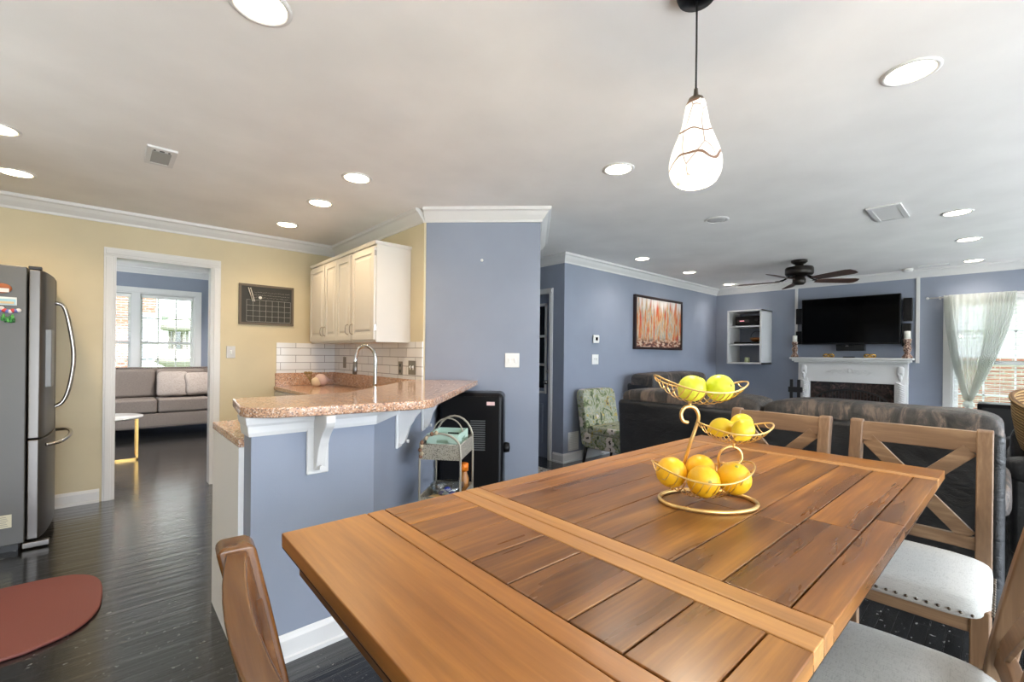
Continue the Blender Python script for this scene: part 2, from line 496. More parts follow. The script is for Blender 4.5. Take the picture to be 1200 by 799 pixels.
# ================================================================== THE SETTING
structure(MB().box(-1.75, 8.15, -2.75, 9.45, -.06, 0), 'floor', FLOOR)
structure(MB().box(-1.75, 8.15, -2.75, 5.20, CH, CH + .08), 'ceiling', CEIL)
structure(MB().box(-1.75, 3.3, 5.20, 9.45, 2.60, 2.68), 'ceiling_front_room', CEIL)
# yellow wall with the doorway
DX0, DX1, DH = .052, .748, 2.065
mb = MB().box(-1.25, DX0, 5.08, 5.20, 0, CH).box(DX1, 2.04, 5.08, 5.20, 0, CH).box(DX0, DX1, 5.08, 5.20, DH, 2.62)
mb.box(-1.75, -1.25, 5.08, 5.20, 0, CH)
structure(mb, 'wall_kitchen', YELLOW)
structure(MB().box(-1.25, -1.15, 3.2, 5.08, 0, CH), 'wall_fridge_side', YELLOW)
structure(MB().box(1.92, 2.04, 3.19, 5.08, 0, CH), 'wall_sink', YELLOW)
structure(MB().prism([(1.935, 3.185), (2.595, 2.525), (3.35, 3.28), (3.35, 5.08), (2.045, 5.08), (2.045, 3.20)], 0, CH), 'wall_column', BLUE)
structure(MB().box(2.04, 4.05, 5.08, 5.20, 0, CH), 'wall_hall_end', BLUE)
mb = MB().box(3.947, 4.05, 3.444, 3.68, 0, CH).box(3.947, 4.05, 4.52, 5.08, 0, CH).box(3.947, 4.05, 3.68, 4.52, 2.0, CH)
structure(mb, 'wall_hall', BLUE)
structure(MB().box(4.05, 8.15, 3.444, 3.56, 0, CH), 'wall_painting', BLUE)
WY0, WY1, WZ0, WZ1 = -1.25, .455, .42, 2.0
mb = MB().box(8.03, 8.15, WY1, 3.444, 0, CH).box(8.03, 8.15, -2.75, WY0, 0, CH).box(8.03, 8.15, WY0, WY1, 0, WZ0).box(8.03, 8.15, WY0, WY1, WZ1, CH)
structure(mb, 'wall_television', BLUE)
# walls behind the camera; wide unglazed openings added to the back for daylight
mb = MB().box(-1.75, 8.15, -2.75, -2.65, 2.15, CH)
for a, b in ((-1.75, -1.45), (1.0, 1.25), (3.7, 3.95), (6.2, 6.45), (7.9, 8.15)): mb.box(a, b, -2.75, -2.65, 0, 2.15)
mb.box(3.95, 7.9, -2.75, -2.65, 0, .5)
structure(mb, 'wall_back', BLUE)
mb = MB().box(-1.75, -1.65, -2.65, 2.0, 0, CH).box(-1.75, -1.65, 2.9, 5.08, 0, CH).box(-1.75, -1.65, 2.0, 2.9, 0, 1.1).box(-1.75, -1.65, 2.0, 2.9, 2.1, CH)
structure(mb, 'wall_left', YELLOW)
# front room
FW0, FW1, FZ0, FZ1 = -.50, 1.13, .85, 2.19
mb = MB().box(-1.75, FW0, 9.3, 9.45, 0, 2.62).box(FW1, 3.3, 9.3, 9.45, 0, 2.62).box(FW0, FW1, 9.3, 9.45, 0, FZ0).box(FW0, FW1, 9.3, 9.45, FZ1, 2.62)
structure(mb, 'wall_front_room', BLUE)
structure(MB().box(3.2, 3.3, 5.20, 9.3, 0, 2.62), 'wall_front_room_right', BLUE)
structure(MB().box(-1.75, -1.65, 5.20, 6.0, 0, 2.62).box(-1.75, -1.65, 8.6, 9.3, 0, 2.62).box(-1.75, -1.65, 6.0, 8.6, 0, .7).box(-1.75, -1.65, 6.0, 8.6, 2.3, 2.62), 'wall_front_room_left', BLUE)  # side opening out of view, added to brighten the front room ceiling
# peninsula knee wall
KN = [(.425, 1.98), (.933, 1.98), (2.0, 3.05), (1.92, 3.13), (.885, 2.10), (.425, 2.10)]
structure(MB().prism(KN, 0, 1.012), 'wall_peninsula', paint('knee_wall_paint', (.262, .295, .370)))

# trim: crown
CR = [(0, CH - .105), (.012, CH - .105), (.016, CH - .088), (.045, CH - .055), (.062, CH - .030), (.080, CH - .022), (.085, CH), (0, CH)]
structure(profile_run(MB(), [(1.92, 3.19), (1.92, 5.08), (-1.15, 5.08), (-1.15, 3.2)], CR), 'trim_crown_kitchen', TRIM)
structure(profile_run(MB(), [(3.35, 3.60), (3.35, 3.28), (2.595, 2.525), (1.927, 3.193)], CR), 'trim_crown_column', TRIM)
structure(profile_run(MB(), [(8.03, -2.6), (8.03, 3.444), (3.947, 3.444), (3.947, 5.0)], CR), 'trim_crown_living', TRIM)
CR2 = [(d, z + .16) for d, z in CR]
structure(profile_run(MB(), [(3.2, 9.3), (-1.65, 9.3)], CR2), 'trim_crown_front_room', TRIM)
# baseboards
BB = [(0, 0), (.022, 0), (.022, .018), (.014, .022), (.014, .088), (.009, .098), (.004, .110), (0, .110)]
structure(profile_run(MB(), [(-.03, 5.08), (-1.15, 5.08)], BB), 'baseboard_kitchen', TRIM)
structure(profile_run(MB(), [(8.03, -2.6), (8.03, .80)], BB), 'baseboard_television', TRIM)
structure(profile_run(MB(), [(8.03, 2.14), (8.03, 3.444), (3.947, 3.444), (3.947, 3.60)], BB), 'baseboard_living', TRIM)
structure(profile_run(MB(), [(2.0, 3.05), (.933, 1.98), (.425, 1.98)], BB), 'baseboard_peninsula', TRIM)
structure(profile_run(MB(), [(2.80, 2.73), (2.595, 2.525), (2.05, 3.07)], BB), 'baseboard_column', TRIM)
# moulding under the bar top
APR = [(0, .935), (.010, .935), (.014, .950), (.016, .975), (.022, .985), (.026, 1.012), (0, 1.012)]
structure(profile_run(MB(), [(1.93, 2.98), (.933, 1.98), (.425, 1.98), (.425, 2.10)], APR), 'trim_bar', TRIM)
# doorway casing
def casing(mb, x0, x1, h, y, w=.068, t=.018, axis='x', z0=0):
    """three boards round an opening; axis = direction along the wall"""
    d = (y, y - t) if t > 0 else (y, y - t)
    parts = [(x0 - w, x0, z0, h), (x1, x1 + w, z0, h), (x0 - w, x1 + w, h + .0005, h + w)]
    for a, b, c, e in parts:
        for k, (ins, th) in enumerate(((0, t * .65), (.014, t))):
            aa, bb, cc, ee = a + ins * k, b - ins * k, c + (ins * k if c > z0 else 0), e - ins * k
            if axis == 'x': mb.box(aa, bb, y - th, y, cc, ee)
            else: mb.box(y - th, y, aa, bb, cc, ee)
    return mb
mb = casing(MB(), DX0, DX1, DH, 5.08)
mb.box(DX0 - .001, DX0 + .012, 5.075, 5.21, 0, DH).box(DX1 - .012, DX1 + .001, 5.075, 5.21, 0, DH).box(DX0, DX1, 5.075, 5.21, DH - .012, DH + .001)
structure(mb, 'trim_doorway', TRIM, bevel=.002)
# hall door with glass lites
mb = casing(MB(), 3.68, 4.52, 2.0, 3.947, .062, .02, 'y')
structure(mb, 'trim_hall_door', TRIM, bevel=.002)
BLUEDOOR = mat('blue_grey_door_paint', (.20, .235, .31), .4)
mb = MB().box(4.0, 4.04, 3.68, 4.52, 0, .85).box(4.0, 4.04, 3.68, 3.80, .85, 2.0).box(4.0, 4.04, 4.40, 4.52, .85, 2.0).box(4.0, 4.04, 3.80, 4.40, 1.86, 2.0)
mb.box(3.992, 4.0, 3.82, 4.06, .18, .66).box(3.992, 4.0, 4.14, 4.38, .18, .66)
d1 = structure(mb, 'door_1', BLUEDOOR, bevel=.003)
mb = MB()
for a in (3.76, 3.975, 4.18, 4.40): mb.box(3.988, 4.012, a - .014 + .02, a + .014 + .02, .80, 1.89)
for z in (.80, 1.14, 1.49, 1.88): mb.box(3.988, 4.012, 3.766, 4.434, z - .014, z + .014)
g = mb.build('glazing_frame', TRIM, d1); g['label'] = 'white glazing bars'
MB().box(4.015, 4.02, 3.79, 4.41, .82, 1.88).build('pane', mat('dark_glass', (.01, .012, .015), .05), d1)
MB().lathe([(.0, 0), (.028, .002), (.028, .006), (.010, .010), (.010, .03), (.026, .045), (.026, .06), (0, .068)], n=16, M=Matrix.Translation((4.0, 3.735, .93)) @ Matrix.Rotation(-pi / 2, 4, 'Y')).build('door_knob', NICKEL, d1)
MB().lathe([(.026, 0), (.026, .012), (0, .014)], n=16, M=Matrix.Translation((4.0, 3.735, 1.06)) @ Matrix.Rotation(-pi / 2, 4, 'Y')).build('deadbolt', NICKEL, d1)
# thin white strips framing the wall above the mantel
for n_, y in ((1, 2.195), (2, .775)):
    structure(MB().box(8.008, 8.031, y - .018, y + .018, 1.2, CH - .10), 'trim_mantel_strip_%d' % n_, TRIM)

# windows -------------------------------------------------------------
def window_x(name, x, y0, y1, z0, z1, inward, units, cols, mid):
    """window in a wall x = const, seen from the low-x side"""
    fr = MB()
    for a, b, c, d in ((y0 - .075, y0, z0, z1), (y1, y1 + .075, z0, z1), (y0 - .075, y1 + .075, z1 + .0005, z1 + .075)):
        fr.box(x - .02, x, a, b, c, d)
    fr.box(x - .05, x + .02, y0 - .09, y1 + .09, z0 - .035, z0 - .0005)
    fr.box(x, x + .12, y0 - .001, y0 + .02, z0, z1).box(x, x + .12, y1 - .02, y1 + .001, z0, z1).box(x, x + .12, y0, y1, z1 - .02, z1)
    W_ = structure(fr, name, TRIM, bevel=.002)
    n = len(units)
    for a, b in units:
        sa = MB()
        sa.box(x + .07, x + .11, a, a + .04, z0, z1 - .02).box(x + .07, x + .11, b - .04, b, z0, z1 - .02).box(x + .07, x + .11, a, b, z0, z0 + .05).box(x + .07, x + .11, a, b, z1 - .06, z1 - .02).box(x + .06, x + .11, a, b, mid - .022, mid + .022)
        for k in range(1, cols):
            yy = a + (b - a) * k / cols
            sa.box(x + .082, x + .098, yy - .009, yy + .009, z0, z1 - .02)
        for zz in ((z0 + mid) / 2, (z1 + mid) / 2): sa.box(x + .082, x + .098, a, b, zz - .009, zz + .009)
        q = sa.build('sash', TRIM, W_)
        MB().box(x + .088, x + .092, a + .04, b - .04, z0 + .05, z1 - .06).build('pane', PANE, q)
    for (a, b), (c, d) in zip(units[:-1], units[1:]):
        MB().box(x - .01, x + .11, b, c, z0, z1).build('mullion', TRIM, W_)
    return W_
window_x('window_1', 8.03, WY0, WY1, WZ0, WZ1, -1, [(WY0 + .02, -.44), (-.36, WY1 - .02)], 3, 1.21)
def window_y(name, y, x0, x1, z0, z1, units, cols, mid):
    fr = MB()
    for a, b, c, d in ((x0 - .085, x0, z0, z1), (x1, x1 + .085, z0, z1), (x0 - .085, x1 + .085, z1 + .0005, z1 + .08)):
        fr.box(a, b, y - .02, y, c, d)
    fr.box(x0 - .1, x1 + .1, y - .05, y + .02, z0 - .035, z0 - .0005)
    fr.box(x0 - .001, x0 + .02, y, y + .13, z0, z1).box(x1 - .02, x1 + .001, y, y + .13, z0, z1).box(x0, x1, y, y + .13, z1 - .02, z1)
    W_ = structure(fr, name, TRIM, bevel=.002)
    for a, b in units:
        sa = MB()
        sa.box(a, a + .035, y + .07, y + .11, z0, z1 - .02).box(b - .035, b, y + .07, y + .11, z0, z1 - .02).box(a, b, y + .07, y + .11, z0, z0 + .05).box(a, b, y + .07, y + .11, z1 - .055, z1 - .02).box(a, b, y + .06, y + .11, mid - .024, mid + .024)
        for k in range(1, cols):
            xx = a + (b - a) * k / cols
            sa.box(xx - .009, xx + .009, y + .082, y + .098, z0, z1 - .02)
        for zz in ((z0 + mid) / 2, (z1 + mid) / 2): sa.box(a, b, y + .082, y + .098, zz - .009, zz + .009)
        q = sa.build('sash', TRIM, W_)
        MB().box(a + .035, b - .035, y + .088, y + .092, z0 + .05, z1 - .055).build('pane', PANE, q)
    for (a, b), (c, d) in zip(units[:-1], units[1:]):
        MB().box(b, c, y - .01, y + .11, z0, z1).build('mullion', TRIM, W_)
    return W_
window_y('window_2', 9.3, FW0, FW1, FZ0, FZ1, [(FW0 + .02, .295), (.405, FW1 - .02)], 3, 1.39)

# ------------------------------------------------------------------ outdoors
GRASS = mat('lawn_grass', (.16, .30, .06), .9)
n = noise(GRASS, coords(GRASS), 30, 4); L(GRASS, ramp(GRASS, n.outputs[0], [(.3, (.05, .12, .02)), (.7, (.12, .20, .05))]), BS(GRASS).inputs['Base Color'])
structure(MB().box(-14, 12, -16, -2.76, -.12, -.06).box(-14, -1.76, -2.76, 10, -.12, -.06), 'added_bounce_paving', mat('pale_bounce_concrete', (.68, .66, .62), .8))  # unseen paving, added pale and neutral to bounce light up to the ceiling
o = MB().box(-30, 40, -30, 44, -.22, -.14).build('lawn', GRASS); tag(o, 'green lawn outside the windows', 'grass', kind='stuff')
EXTW = mat('white_siding', (.66, .66, .65), .6)
EXTG = mat('house_window_glass', (.25, .29, .33), .1)
ROOF = mat('grey_shingles', (.24, .22, .21), .9)
def house(loc, label, axis, x0, x1, depth, h, wins, door=None, roof=True):
    """house whose facade lies along x (axis x) or along y (axis y), facade at origin line"""
    t = thing('brick_house', label, 'house', loc)
    brick = brick_material('brick_' + axis, 0 if axis == 'x' else 1)
    def bx(a, b, d0, d1, z0, z1, mb, mi=0):
        if axis == 'x': mb.box(a, b, d0, d1, z0, z1, mi)
        else: mb.box(d0, d1, a, b, z0, z1, mi)
    mb = MB(); bx(x0, x1, 0, depth, 0, h, mb); mb.build('wall', brick, t)
    if roof:
        mb = MB(); bx(x0 - .4, x1 + .4, -.4, depth + .4, h, h + .16, mb); mb.build('eaves', EXTW, t)
        if axis == 'x': vs = [(x0 - .4, -.4, h + .16), (x1 + .4, -.4, h + .16), (x1 + .4, depth + .4, h + .16), (x0 - .4, depth + .4, h + .16), (x0 - .4, depth / 2, h + 2), (x1 + .4, depth / 2, h + 2)]
        else: vs = [(-.4, x1 + .4, h + .16), (-.4, x0 - .4, h + .16), (depth + .4, x0 - .4, h + .16), (depth + .4, x1 + .4, h + .16), (depth / 2, x1 + .4, h + 2), (depth / 2, x0 - .4, h + 2)]
        MB().add(vs, [(0, 1, 5, 4), (2, 3, 4, 5), (0, 4, 3), (1, 2, 5), (0, 3, 2, 1)]).build('roof', ROOF, t)
    for a, b, z0, z1 in wins:
        mb = MB(); bx(a - .1, b + .1, -.05, 0, z0 - .1, z1 + .1, mb); bx((a + b) / 2 - .02, (a + b) / 2 + .02, -.09, -.05, z0, z1, mb); bx(a, b, -.09, -.05, (z0 + z1) / 2 - .025, (z0 + z1) / 2 + .025, mb)
        w = mb.build('window', EXTW, t)
        mb = MB(); bx(a, b, -.07, -.045, z0, z1, mb); mb.build('pane', EXTG, w)
    if door:
        a, b, z1 = door
        mb = MB(); bx(a - .4, b + .25, -.5, -.045, z1, z1 + .3, mb); bx(a - .38, a - .26, -.48, -.36, 0, z1, mb); bx(b + .1, b + .22, -.48, -.36, 0, z1, mb)
        bx(a - .38, b + .22, -.04, 0, 0, 4.4, mb); mb.build('porch', EXTW, t)
        mb = MB(); bx(a, b, -.10, -.06, 0, z1 - .1, mb); mb.build('door', mat('dark_door', (.10, .10, .10), .4), t)
    return t
house((0, 19, -.12), 'red brick house with white windows seen through the front room window', 'x', -7, 8, 7, 5.4,
      [(-3.2, -2.3, .8, 2.3), (-.85, -.25, .9, 2.5), (.86, 1.16, .9, 2.5), (-3.2, -2.3, 3.2, 4.6), (-.85, -.25, 3.2, 4.6), (4.2, 5.1, .8, 2.3)], (1.62, 2.02, 2.5))
house((13.5, 0, -.12), 'low orange brick building seen through the blinds beyond the curtain', 'y', -14, 8, 3, 1.42, [], roof=False)
STONE = mat('pale_stone', (.24, .22, .18), .8)
t = thing('garden_lantern', 'pale stone lantern with domed top on the lawn outside the front room window', 'garden lantern', (1.30, 13.4, -.12))
MB().lathe([(.42, 0), (.42, .15), (.30, .25), (.26, 1.0), (.46, 1.12), (.40, 1.22), (.24, 1.42)], n=20).build('pedestal', STONE, t)
mb = MB()
for k in range(6):
    a = k * pi / 3; mb.box(.17 * math.cos(a) - .025, .17 * math.cos(a) + .025, .17 * math.sin(a) - .025, .17 * math.sin(a) + .025, 1.40, 1.88)
mb.build('lantern_post', STONE, t)
MB().lathe([(.30, 1.86), (.36, 1.90), (.30, 2.05), (.17, 2.18), (0, 2.24)], n=20).build('dome', STONE, t)

# ================================================================== LIGHTS IN THE CEILING
LENSW = emis('warm_lamp_lens', (1.0, .80, .50), 9)
LENSN = emis('lamp_lens', (1.0, .86, .66), 8)
LENSO = mat('unlit_lens', (.62, .62, .62), .5)
def downlight(x, y, label, kind='warm', z=CH, e=26):
    t = thing('recessed_ceiling_light', label, 'ceiling light', (x, y, z), group='recessed ceiling lights')
    MB().lathe([(.098, 0), (.098, -.004), (.086, -.008), (.078, -.004), (.078, 0)], n=28).build('trim_ring', TRIM, t)
    MB().lathe([(.0, -.0035), (.05, -.0035), (.078, -.003)][::-1] + [(0, -.0035)], n=28).build('lens', {'warm': LENSW, 'neutral': LENSN, 'off': LENSO}[kind], t)
    if kind != 'off':
        ld = bpy.data.lights.new('downlight', 'SPOT'); ld.energy = e; ld.color = WARM if kind == 'warm' else NEUT
        ld.spot_size = 2.5; ld.spot_blend = .8; ld.shadow_soft_size = .07
        lo = bpy.data.objects.new('lamp', ld); COL.objects.link(lo); lo.parent = t; lo.location = (0, 0, -.03)
    return t
KIT = 'kitchen ceiling'
for x, y, lab, k in [
    (1.24, 2.93, 'lit round ceiling light above the bar, first of three leading to the wall cabinets', 'warm'),
    (1.24, 3.62, 'lit round ceiling light in the middle of three leading to the wall cabinets', 'warm'),
    (1.23, 4.45, 'lit round ceiling light close to the yellow wall and wall cabinets, last of three', 'warm'),
    (-.45, 4.42, 'lit round ceiling light above the fridge next to the yellow wall moulding', 'warm'),
    (-.44, 3.60, 'lit round ceiling light cut by the left edge, above the near side of the fridge', 'warm'),
    (.38, 1.70, 'large lit round ceiling light cut by the top edge, left of centre', 'neutral'),
    (2.38, 1.64, 'lit round ceiling light beside the pendant lamp, in front of the blue column', 'neutral'),
    (2.43, .265, 'large lit round ceiling light right of the pendant lamp', 'neutral'),
    (3.88, 1.67, 'unlit round ceiling light between the pendant lamp and the ceiling fan', 'off'),
    (4.81, 2.96, 'lit round ceiling light nearest the hall corner, first of three along the painting wall', 'neutral'),
    (6.06, 2.98, 'lit round ceiling light in front of the painting, middle of three along that wall', 'neutral'),
    (7.52, 3.02, 'lit round ceiling light in the far corner above the white wall shelf', 'neutral'),
    (5.05, .26, 'lit round ceiling light right of the large ceiling vent, nearest of three on the right', 'neutral'),
    (6.26, .24, 'lit round ceiling light in the middle of the three on the right of the fan', 'neutral'),
    (7.66, .25, 'lit round ceiling light closest to the curtained window, farthest of three on the right', 'neutral')]:
    downlight(x, y, lab, k, e={'warm': 13, 'neutral': 9, 'off': 0}[k])
downlight(1.18, 7.6, 'lit round ceiling light in the front room seen through the doorway', 'neutral', 2.60, 110)

# vents
def vent(x, y, sx, sy, z, label, slats, name='ceiling_vent', cat='vent'):
    t = thing(name, label, cat, (x, y, z))
    fr = MB()
    b = .03
    fr.ring(-sx / 2, sx / 2, -sy / 2, sy / 2, b, -.012, 0, 'xy')
    fr.build('frame', TRIM, t)
    MB().box(-sx / 2 + b, sx / 2 - b, -sy / 2 + b, sy / 2 - b, -.003, -.001).build('duct_backing', mat('vent_dark', (.05, .05, .05), .8), t)
    sl = MB(); n = slats
    for k in range(n):
        u = -sx / 2 + b + (sx - 2 * b) * (k + .5) / n
        sl.bar((u, -sy / 2 + b, -.008), (u, sy / 2 - b, -.008), .017, .0015, (.25, 0, 1))
    sl.build('slats', TRIM, t)
    return t
vent(4.66, .635, .48, .21, CH, 'large white louvred ceiling vent between the pendant lamp and the right-hand lights', 13)
v = vent(.237, 3.425, .14, .30, CH, 'white ceiling vent over the kitchen floor near the left-hand lights', 2)
MB().box(-.045, .045, -.10, .10, -.014, -.011).build('damper_plate', mat('vent_grey', (.35, .36, .36), .5), v)
vent(7.72, .60, .14, .28, CH, 'small grey ceiling vent close to the crown moulding above the curtain', 5)
vent(.60, 7.45, .12, .34, 2.60, 'small dark ceiling vent in the front room seen through the doorway', 5)
single(MB().lathe([(.06, 0), (.06, -.02), (.045, -.036), (0, -.04)], (7.80, .86, CH), 20), 'smoke_detector', WHITE, 'small white smoke detector on the ceiling above the television', 'smoke detector', (7.80, .86, CH))

# ================================================================== PENDANT LAMP
PX, PY = 1.395, .67
t = thing('pendant_lamp', 'glowing teardrop glass pendant lamp with brown swirls on a black cord', 'lamp', (PX, PY, CH))
MB().lathe([(.062, 0), (.062, -.012), (.055, -.028), (.012, -.034), (0, -.034)], n=28).build('ceiling_canopy', BLACK, t)
MB().tube([(0, 0, -.03), (.001, 0, -.15), (0, 0, -.32)], .0032, 8).build('cord', BLACKM, t)
MB().lathe([(0, -.315), (.006, -.315), (.008, -.336), (.022, -.346), (.028, -.362), (.026, -.366), (0, -.366)], n=20).build('socket_cap', mat('bronze_cap', (.20, .16, .12), .4, .8), t)
PG = emis('lamp_glass', (1.0, .93, .82), .50)
v = coords(PG, (1, 1, 1))
wv = N(PG, 'ShaderNodeTexWave', wave_type='BANDS', bands_direction='Z'); wv.inputs['Scale'].default_value = 3.4; wv.inputs['Distortion'].default_value = 5.0
wv.inputs['Detail'].default_value = 1.0; wv.inputs['Detail Scale'].default_value = 2.2
L(PG, v, wv.inputs['Vector'])
l1 = ramp(PG, wv.outputs['Fac'], [(.0, (1, 1, 1)), (.010, (1, 1, 1)), (.022, (0, 0, 0))])
vo = N(PG, 'ShaderNodeTexVoronoi', feature='DISTANCE_TO_EDGE'); vo.inputs['Scale'].default_value = 11
L(PG, coords(PG, (1, 1, .45)), vo.inputs['Vector'])
l2 = ramp(PG, vo.outputs[0], [(0, (1, 1, 1)), (.010, (.6, .6, .6)), (.028, (0, 0, 0))])
ln = mixc(PG, 1.0, l1, l2, 'LIGHTEN')
L(PG, mixc(PG, ln, (1.0, .93, .82), (.16, .08, .04)), BS(PG).inputs['Emission Color'])
L(PG, mixc(PG, ln, (.9, .88, .82), (.12, .07, .05)), BS(PG).inputs['Base Color'])
prof = [(.027, -.358), (.031, -.372), (.036, -.40), (.043, -.437), (.059, -.48), (.074, -.522), (.080, -.556), (.077, -.587), (.064, -.612), (.046, -.6235)]
sh = MB().lathe([(p.x, p.y) for p in spline([(a, b, 0) for a, b in prof], 3)], n=36); sh.f.pop(); sh.m.pop(); sh.s.pop()
sh.build('glass_shade', PG, t)
ld = bpy.data.lights.new('bulb_light', 'POINT'); ld.energy = 9; ld.color = (1, .82, .6); ld.shadow_soft_size = .04
lo = bpy.data.objects.new('bulb_light', ld); COL.objects.link(lo); lo.parent = t; lo.location = (0, 0, -.66)

# ================================================================== DINING TABLE
t = thing('dining_table', 'long counter-height dining table of reddish brown planks with lighter cross strips', 'table', (.245, .16, 0), math.radians(-1.2))
TX0, TX1, TY0, TY1 = 0.005, 1.805, .005, .83
tl = MB(); zt, zb = .90, .872; g = .0012
cx = [TX0, .185, .228, .415, .460, .505, 1.62, 1.662, TX1]
def plank(a, b, c, d, mi, dz=0):
    tl.box(a + g, b - g, c + g, d - g, zb, zt - dz, mi)
tl.box(TX0 + .002, TX1 - .002, TY0 + .002, TY1 - .002, zb - .004, zb + .012, 4)
plank(cx[0], cx[1], TY0, TY1, 1)
plank(cx[1], cx[2], TY0, TY1, 1, .0004)
for a, b in ((cx[2], cx[3]), (cx[5], cx[6])):
    rnd = random.Random(int(a * 100))
    rows = [0.0, .055, .155, .245, .375, .475, .585, .70, .775, .825]
    for k in range(len(rows) - 1):
        y0, y1 = TY0 + rows[k], TY0 + rows[k + 1]
        if k == len(rows) - 2:
            tl.box(a + g, b - g, y0 + g, y1 - g, zb, zt, 3); continue
        if b - a > .4:
            cut = a + (b - a) * rnd.uniform(.3, .7)
            tl.box(a + g, cut - g * .5, y0 + g, y1 - g, zb, zt - rnd.uniform(0, .0005), 0)
            tl.box(cut + g * .5, b - g, y0 + g, y1 - g, zb, zt - rnd.uniform(0, .0005), 0)
        else:
            tl.box(a + g, b - g, y0 + g, y1 - g, zb, zt - rnd.uniform(0, .0005), 0)
plank(cx[3], cx[4], TY0, TY1, 2, .0002)
plank(cx[4], cx[5], TY0, TY1, 2)
plank(cx[6], cx[7], TY0, TY1, 2, .0003)
plank(cx[7], cx[8], TY0, TY1, 1)
GAP = mat('dark_gap', (.02, .009, .004), .8)
tl.build('tabletop', [T_X, T_Y, T_L, T_LX, GAP], t, bevel=.0022)
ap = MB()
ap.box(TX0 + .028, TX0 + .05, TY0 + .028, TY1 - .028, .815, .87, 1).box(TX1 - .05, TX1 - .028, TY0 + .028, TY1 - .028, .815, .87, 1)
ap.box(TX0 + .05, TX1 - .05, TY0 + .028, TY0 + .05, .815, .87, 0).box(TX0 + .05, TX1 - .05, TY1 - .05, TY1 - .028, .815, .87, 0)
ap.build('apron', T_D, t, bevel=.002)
for x in (.52, 1.28):
    mb = MB().box(x - .05, x + .05, .12, .71, .75, .83).box(x - .05, x + .05, .12, .71, .0, .07).box(x - .04, x + .04, .24, .34, .07, .75).box(x - .04, x + .04, .49, .59, .07, .75)
    mb.build('pedestal', T_X, t, bevel=.004)
MB().box(.56, 1.24, .38, .45, .20, .30).build('stretcher', T_X, t, bevel=.003)

# ================================================================== CHAIRS
def make_chair(name, label, W3, seat_mat, group, loc, rotz):
    """counter chair facing local +x; origin on the floor under the middle of the seat"""
    t = thing(name, label, 'chair', loc, rotz, group)
    wx, wy, wz = W3
    HW = .193; SF = .165; SB = -.165; SH = .575; TOP = 1.03
    def curve(z):                      # back posts lean away from the seat
        k = max(0, (z - .55) / .48); return SB - .085 * k ** 1.3
    for sgn in (-1, 1):
        mb = MB(); y = sgn * (HW - .02)
        zs = [0, .25, .55, .65, .75, .85, .95, TOP - .006, TOP]; vs = []; fs = []
        for z in zs:
            xb = curve(z) + (.03 * (1 - z / .55) * -1 if z < .55 else 0)
            th = .021 if z < TOP - .001 else .013
            wd = .020
            for dx, dy in ((-th, -wd), (th, -wd), (th, wd), (-th, wd)): vs.append((xb + dx, y + dy, z))
        for i in range(len(zs) - 1):
            for j in range(4):
                fs.append((i * 4 + j, i * 4 + (j + 1) % 4, i * 4 + 4 + (j + 1) % 4, i * 4 + 4 + j))
        fs += [(3, 2, 1, 0), tuple(len(vs) - 4 + j for j in range(4))]
        mb.add(vs, fs); mb.build('back_leg', wz, t, bevel=.006)
        MB().box(SF - .045, SF - .005, sgn * (HW - .0) - sgn * .04, sgn * HW, 0, SH).build('front_leg', wz, t, bevel=.004)
        MB().box(SB + .02, SF - .045, sgn * (HW - .008), sgn * (HW - .030), .505, SH).build('side_rail', wx, t, bevel=.002)
        MB().box(SB + .01, SF - .04, sgn * (HW - .010), sgn * (HW - .030), .23, .26).build('side_stretcher', wx, t, bevel=.002)
    MB().box(SF - .030, SF - .010, -HW + .038, HW - .038, .505, SH).build('front_rail', wy, t, bevel=.002)
    MB().box(SF - .040, SF - .012, -HW + .038, HW - .038, .15, .185).build('footrest', wy, t, bevel=.002)
    # top rail, lower rail and the crossed slats
    def backplane(y0, y1, z0, z1, th, mi_name, m):
        mb = MB(); c0, c1 = curve(z0), curve(z1)
        n = 8; vs = []; fs = []
        for i in range(n + 1):
            y = y0 + (y1 - y0) * i / n; bow = -.012 * (1 - (2 * i / n - 1) ** 2)
            for z, c in ((z0, c0), (z1, c1)):
                for s_ in (-1, 1): vs.append((c + bow + s_ * th / 2, y, z))
        for i in range(n):
            o = i * 4
            fs += [(o, o + 4, o + 6, o + 2), (o + 1, o + 3, o + 7, o + 5), (o, o + 1, o + 5, o + 4), (o + 2, o + 6, o + 7, o + 3)]
        fs += [(0, 2, 3, 1), (n * 4, n * 4 + 1, n * 4 + 3, n * 4 + 2)]
        mb.add(vs, fs); return mb.build(mi_name, m, t, bevel=.003)
    backplane(-HW + .036, HW - .036, .952, 1.022, .024, 'top_rail', wy)
    backplane(-HW + .036, HW - .036, .640, .680, .022, 'lower_rail', wy)
    for sgn in (-1, 1):
        a = Vector((curve(.955) - .004 * sgn, -sgn * (HW - .055), .958)); b = Vector((curve(.68) - .004 * sgn, sgn * (HW - .055), .676))
        MB().bar(a, b, .045, .014 + .004 * sgn, (1, 0, 0)).build('cross_slat', wy, t, bevel=.002)
    # upholstered seat
    def shape(p):
        x, y, z = p
        k = max(0, z) / .045
        return [x, y, z if z < 0 else z * (1 - .35 * ((x / .185) ** 2 + (y / .196) ** 2) * .5)]
    MBs = MB().blob((0.003, 0, SH + .012), (.185, .196, .052), .45, .32, 40, fn=shape)
    seat = MBs.build('seat', seat_mat, t); 
    nh = MB()
    for k in range(15):
        u = -1 + 2 * k / 14
        for x, y, ax in ((.188, u * .16, 'x'), (u * .15, .1985, 'y'), (u * .15, -.1985, 'y')):
            nh.blob((x, y, SH - .008), (.0045, .0045, .0045), 1, 1, 8)
    nh.build('nailhead_trim', mat('bronze_nail', (.10, .08, .06), .3, .8), seat)
    return t
G = 'counter chairs around the dining table'
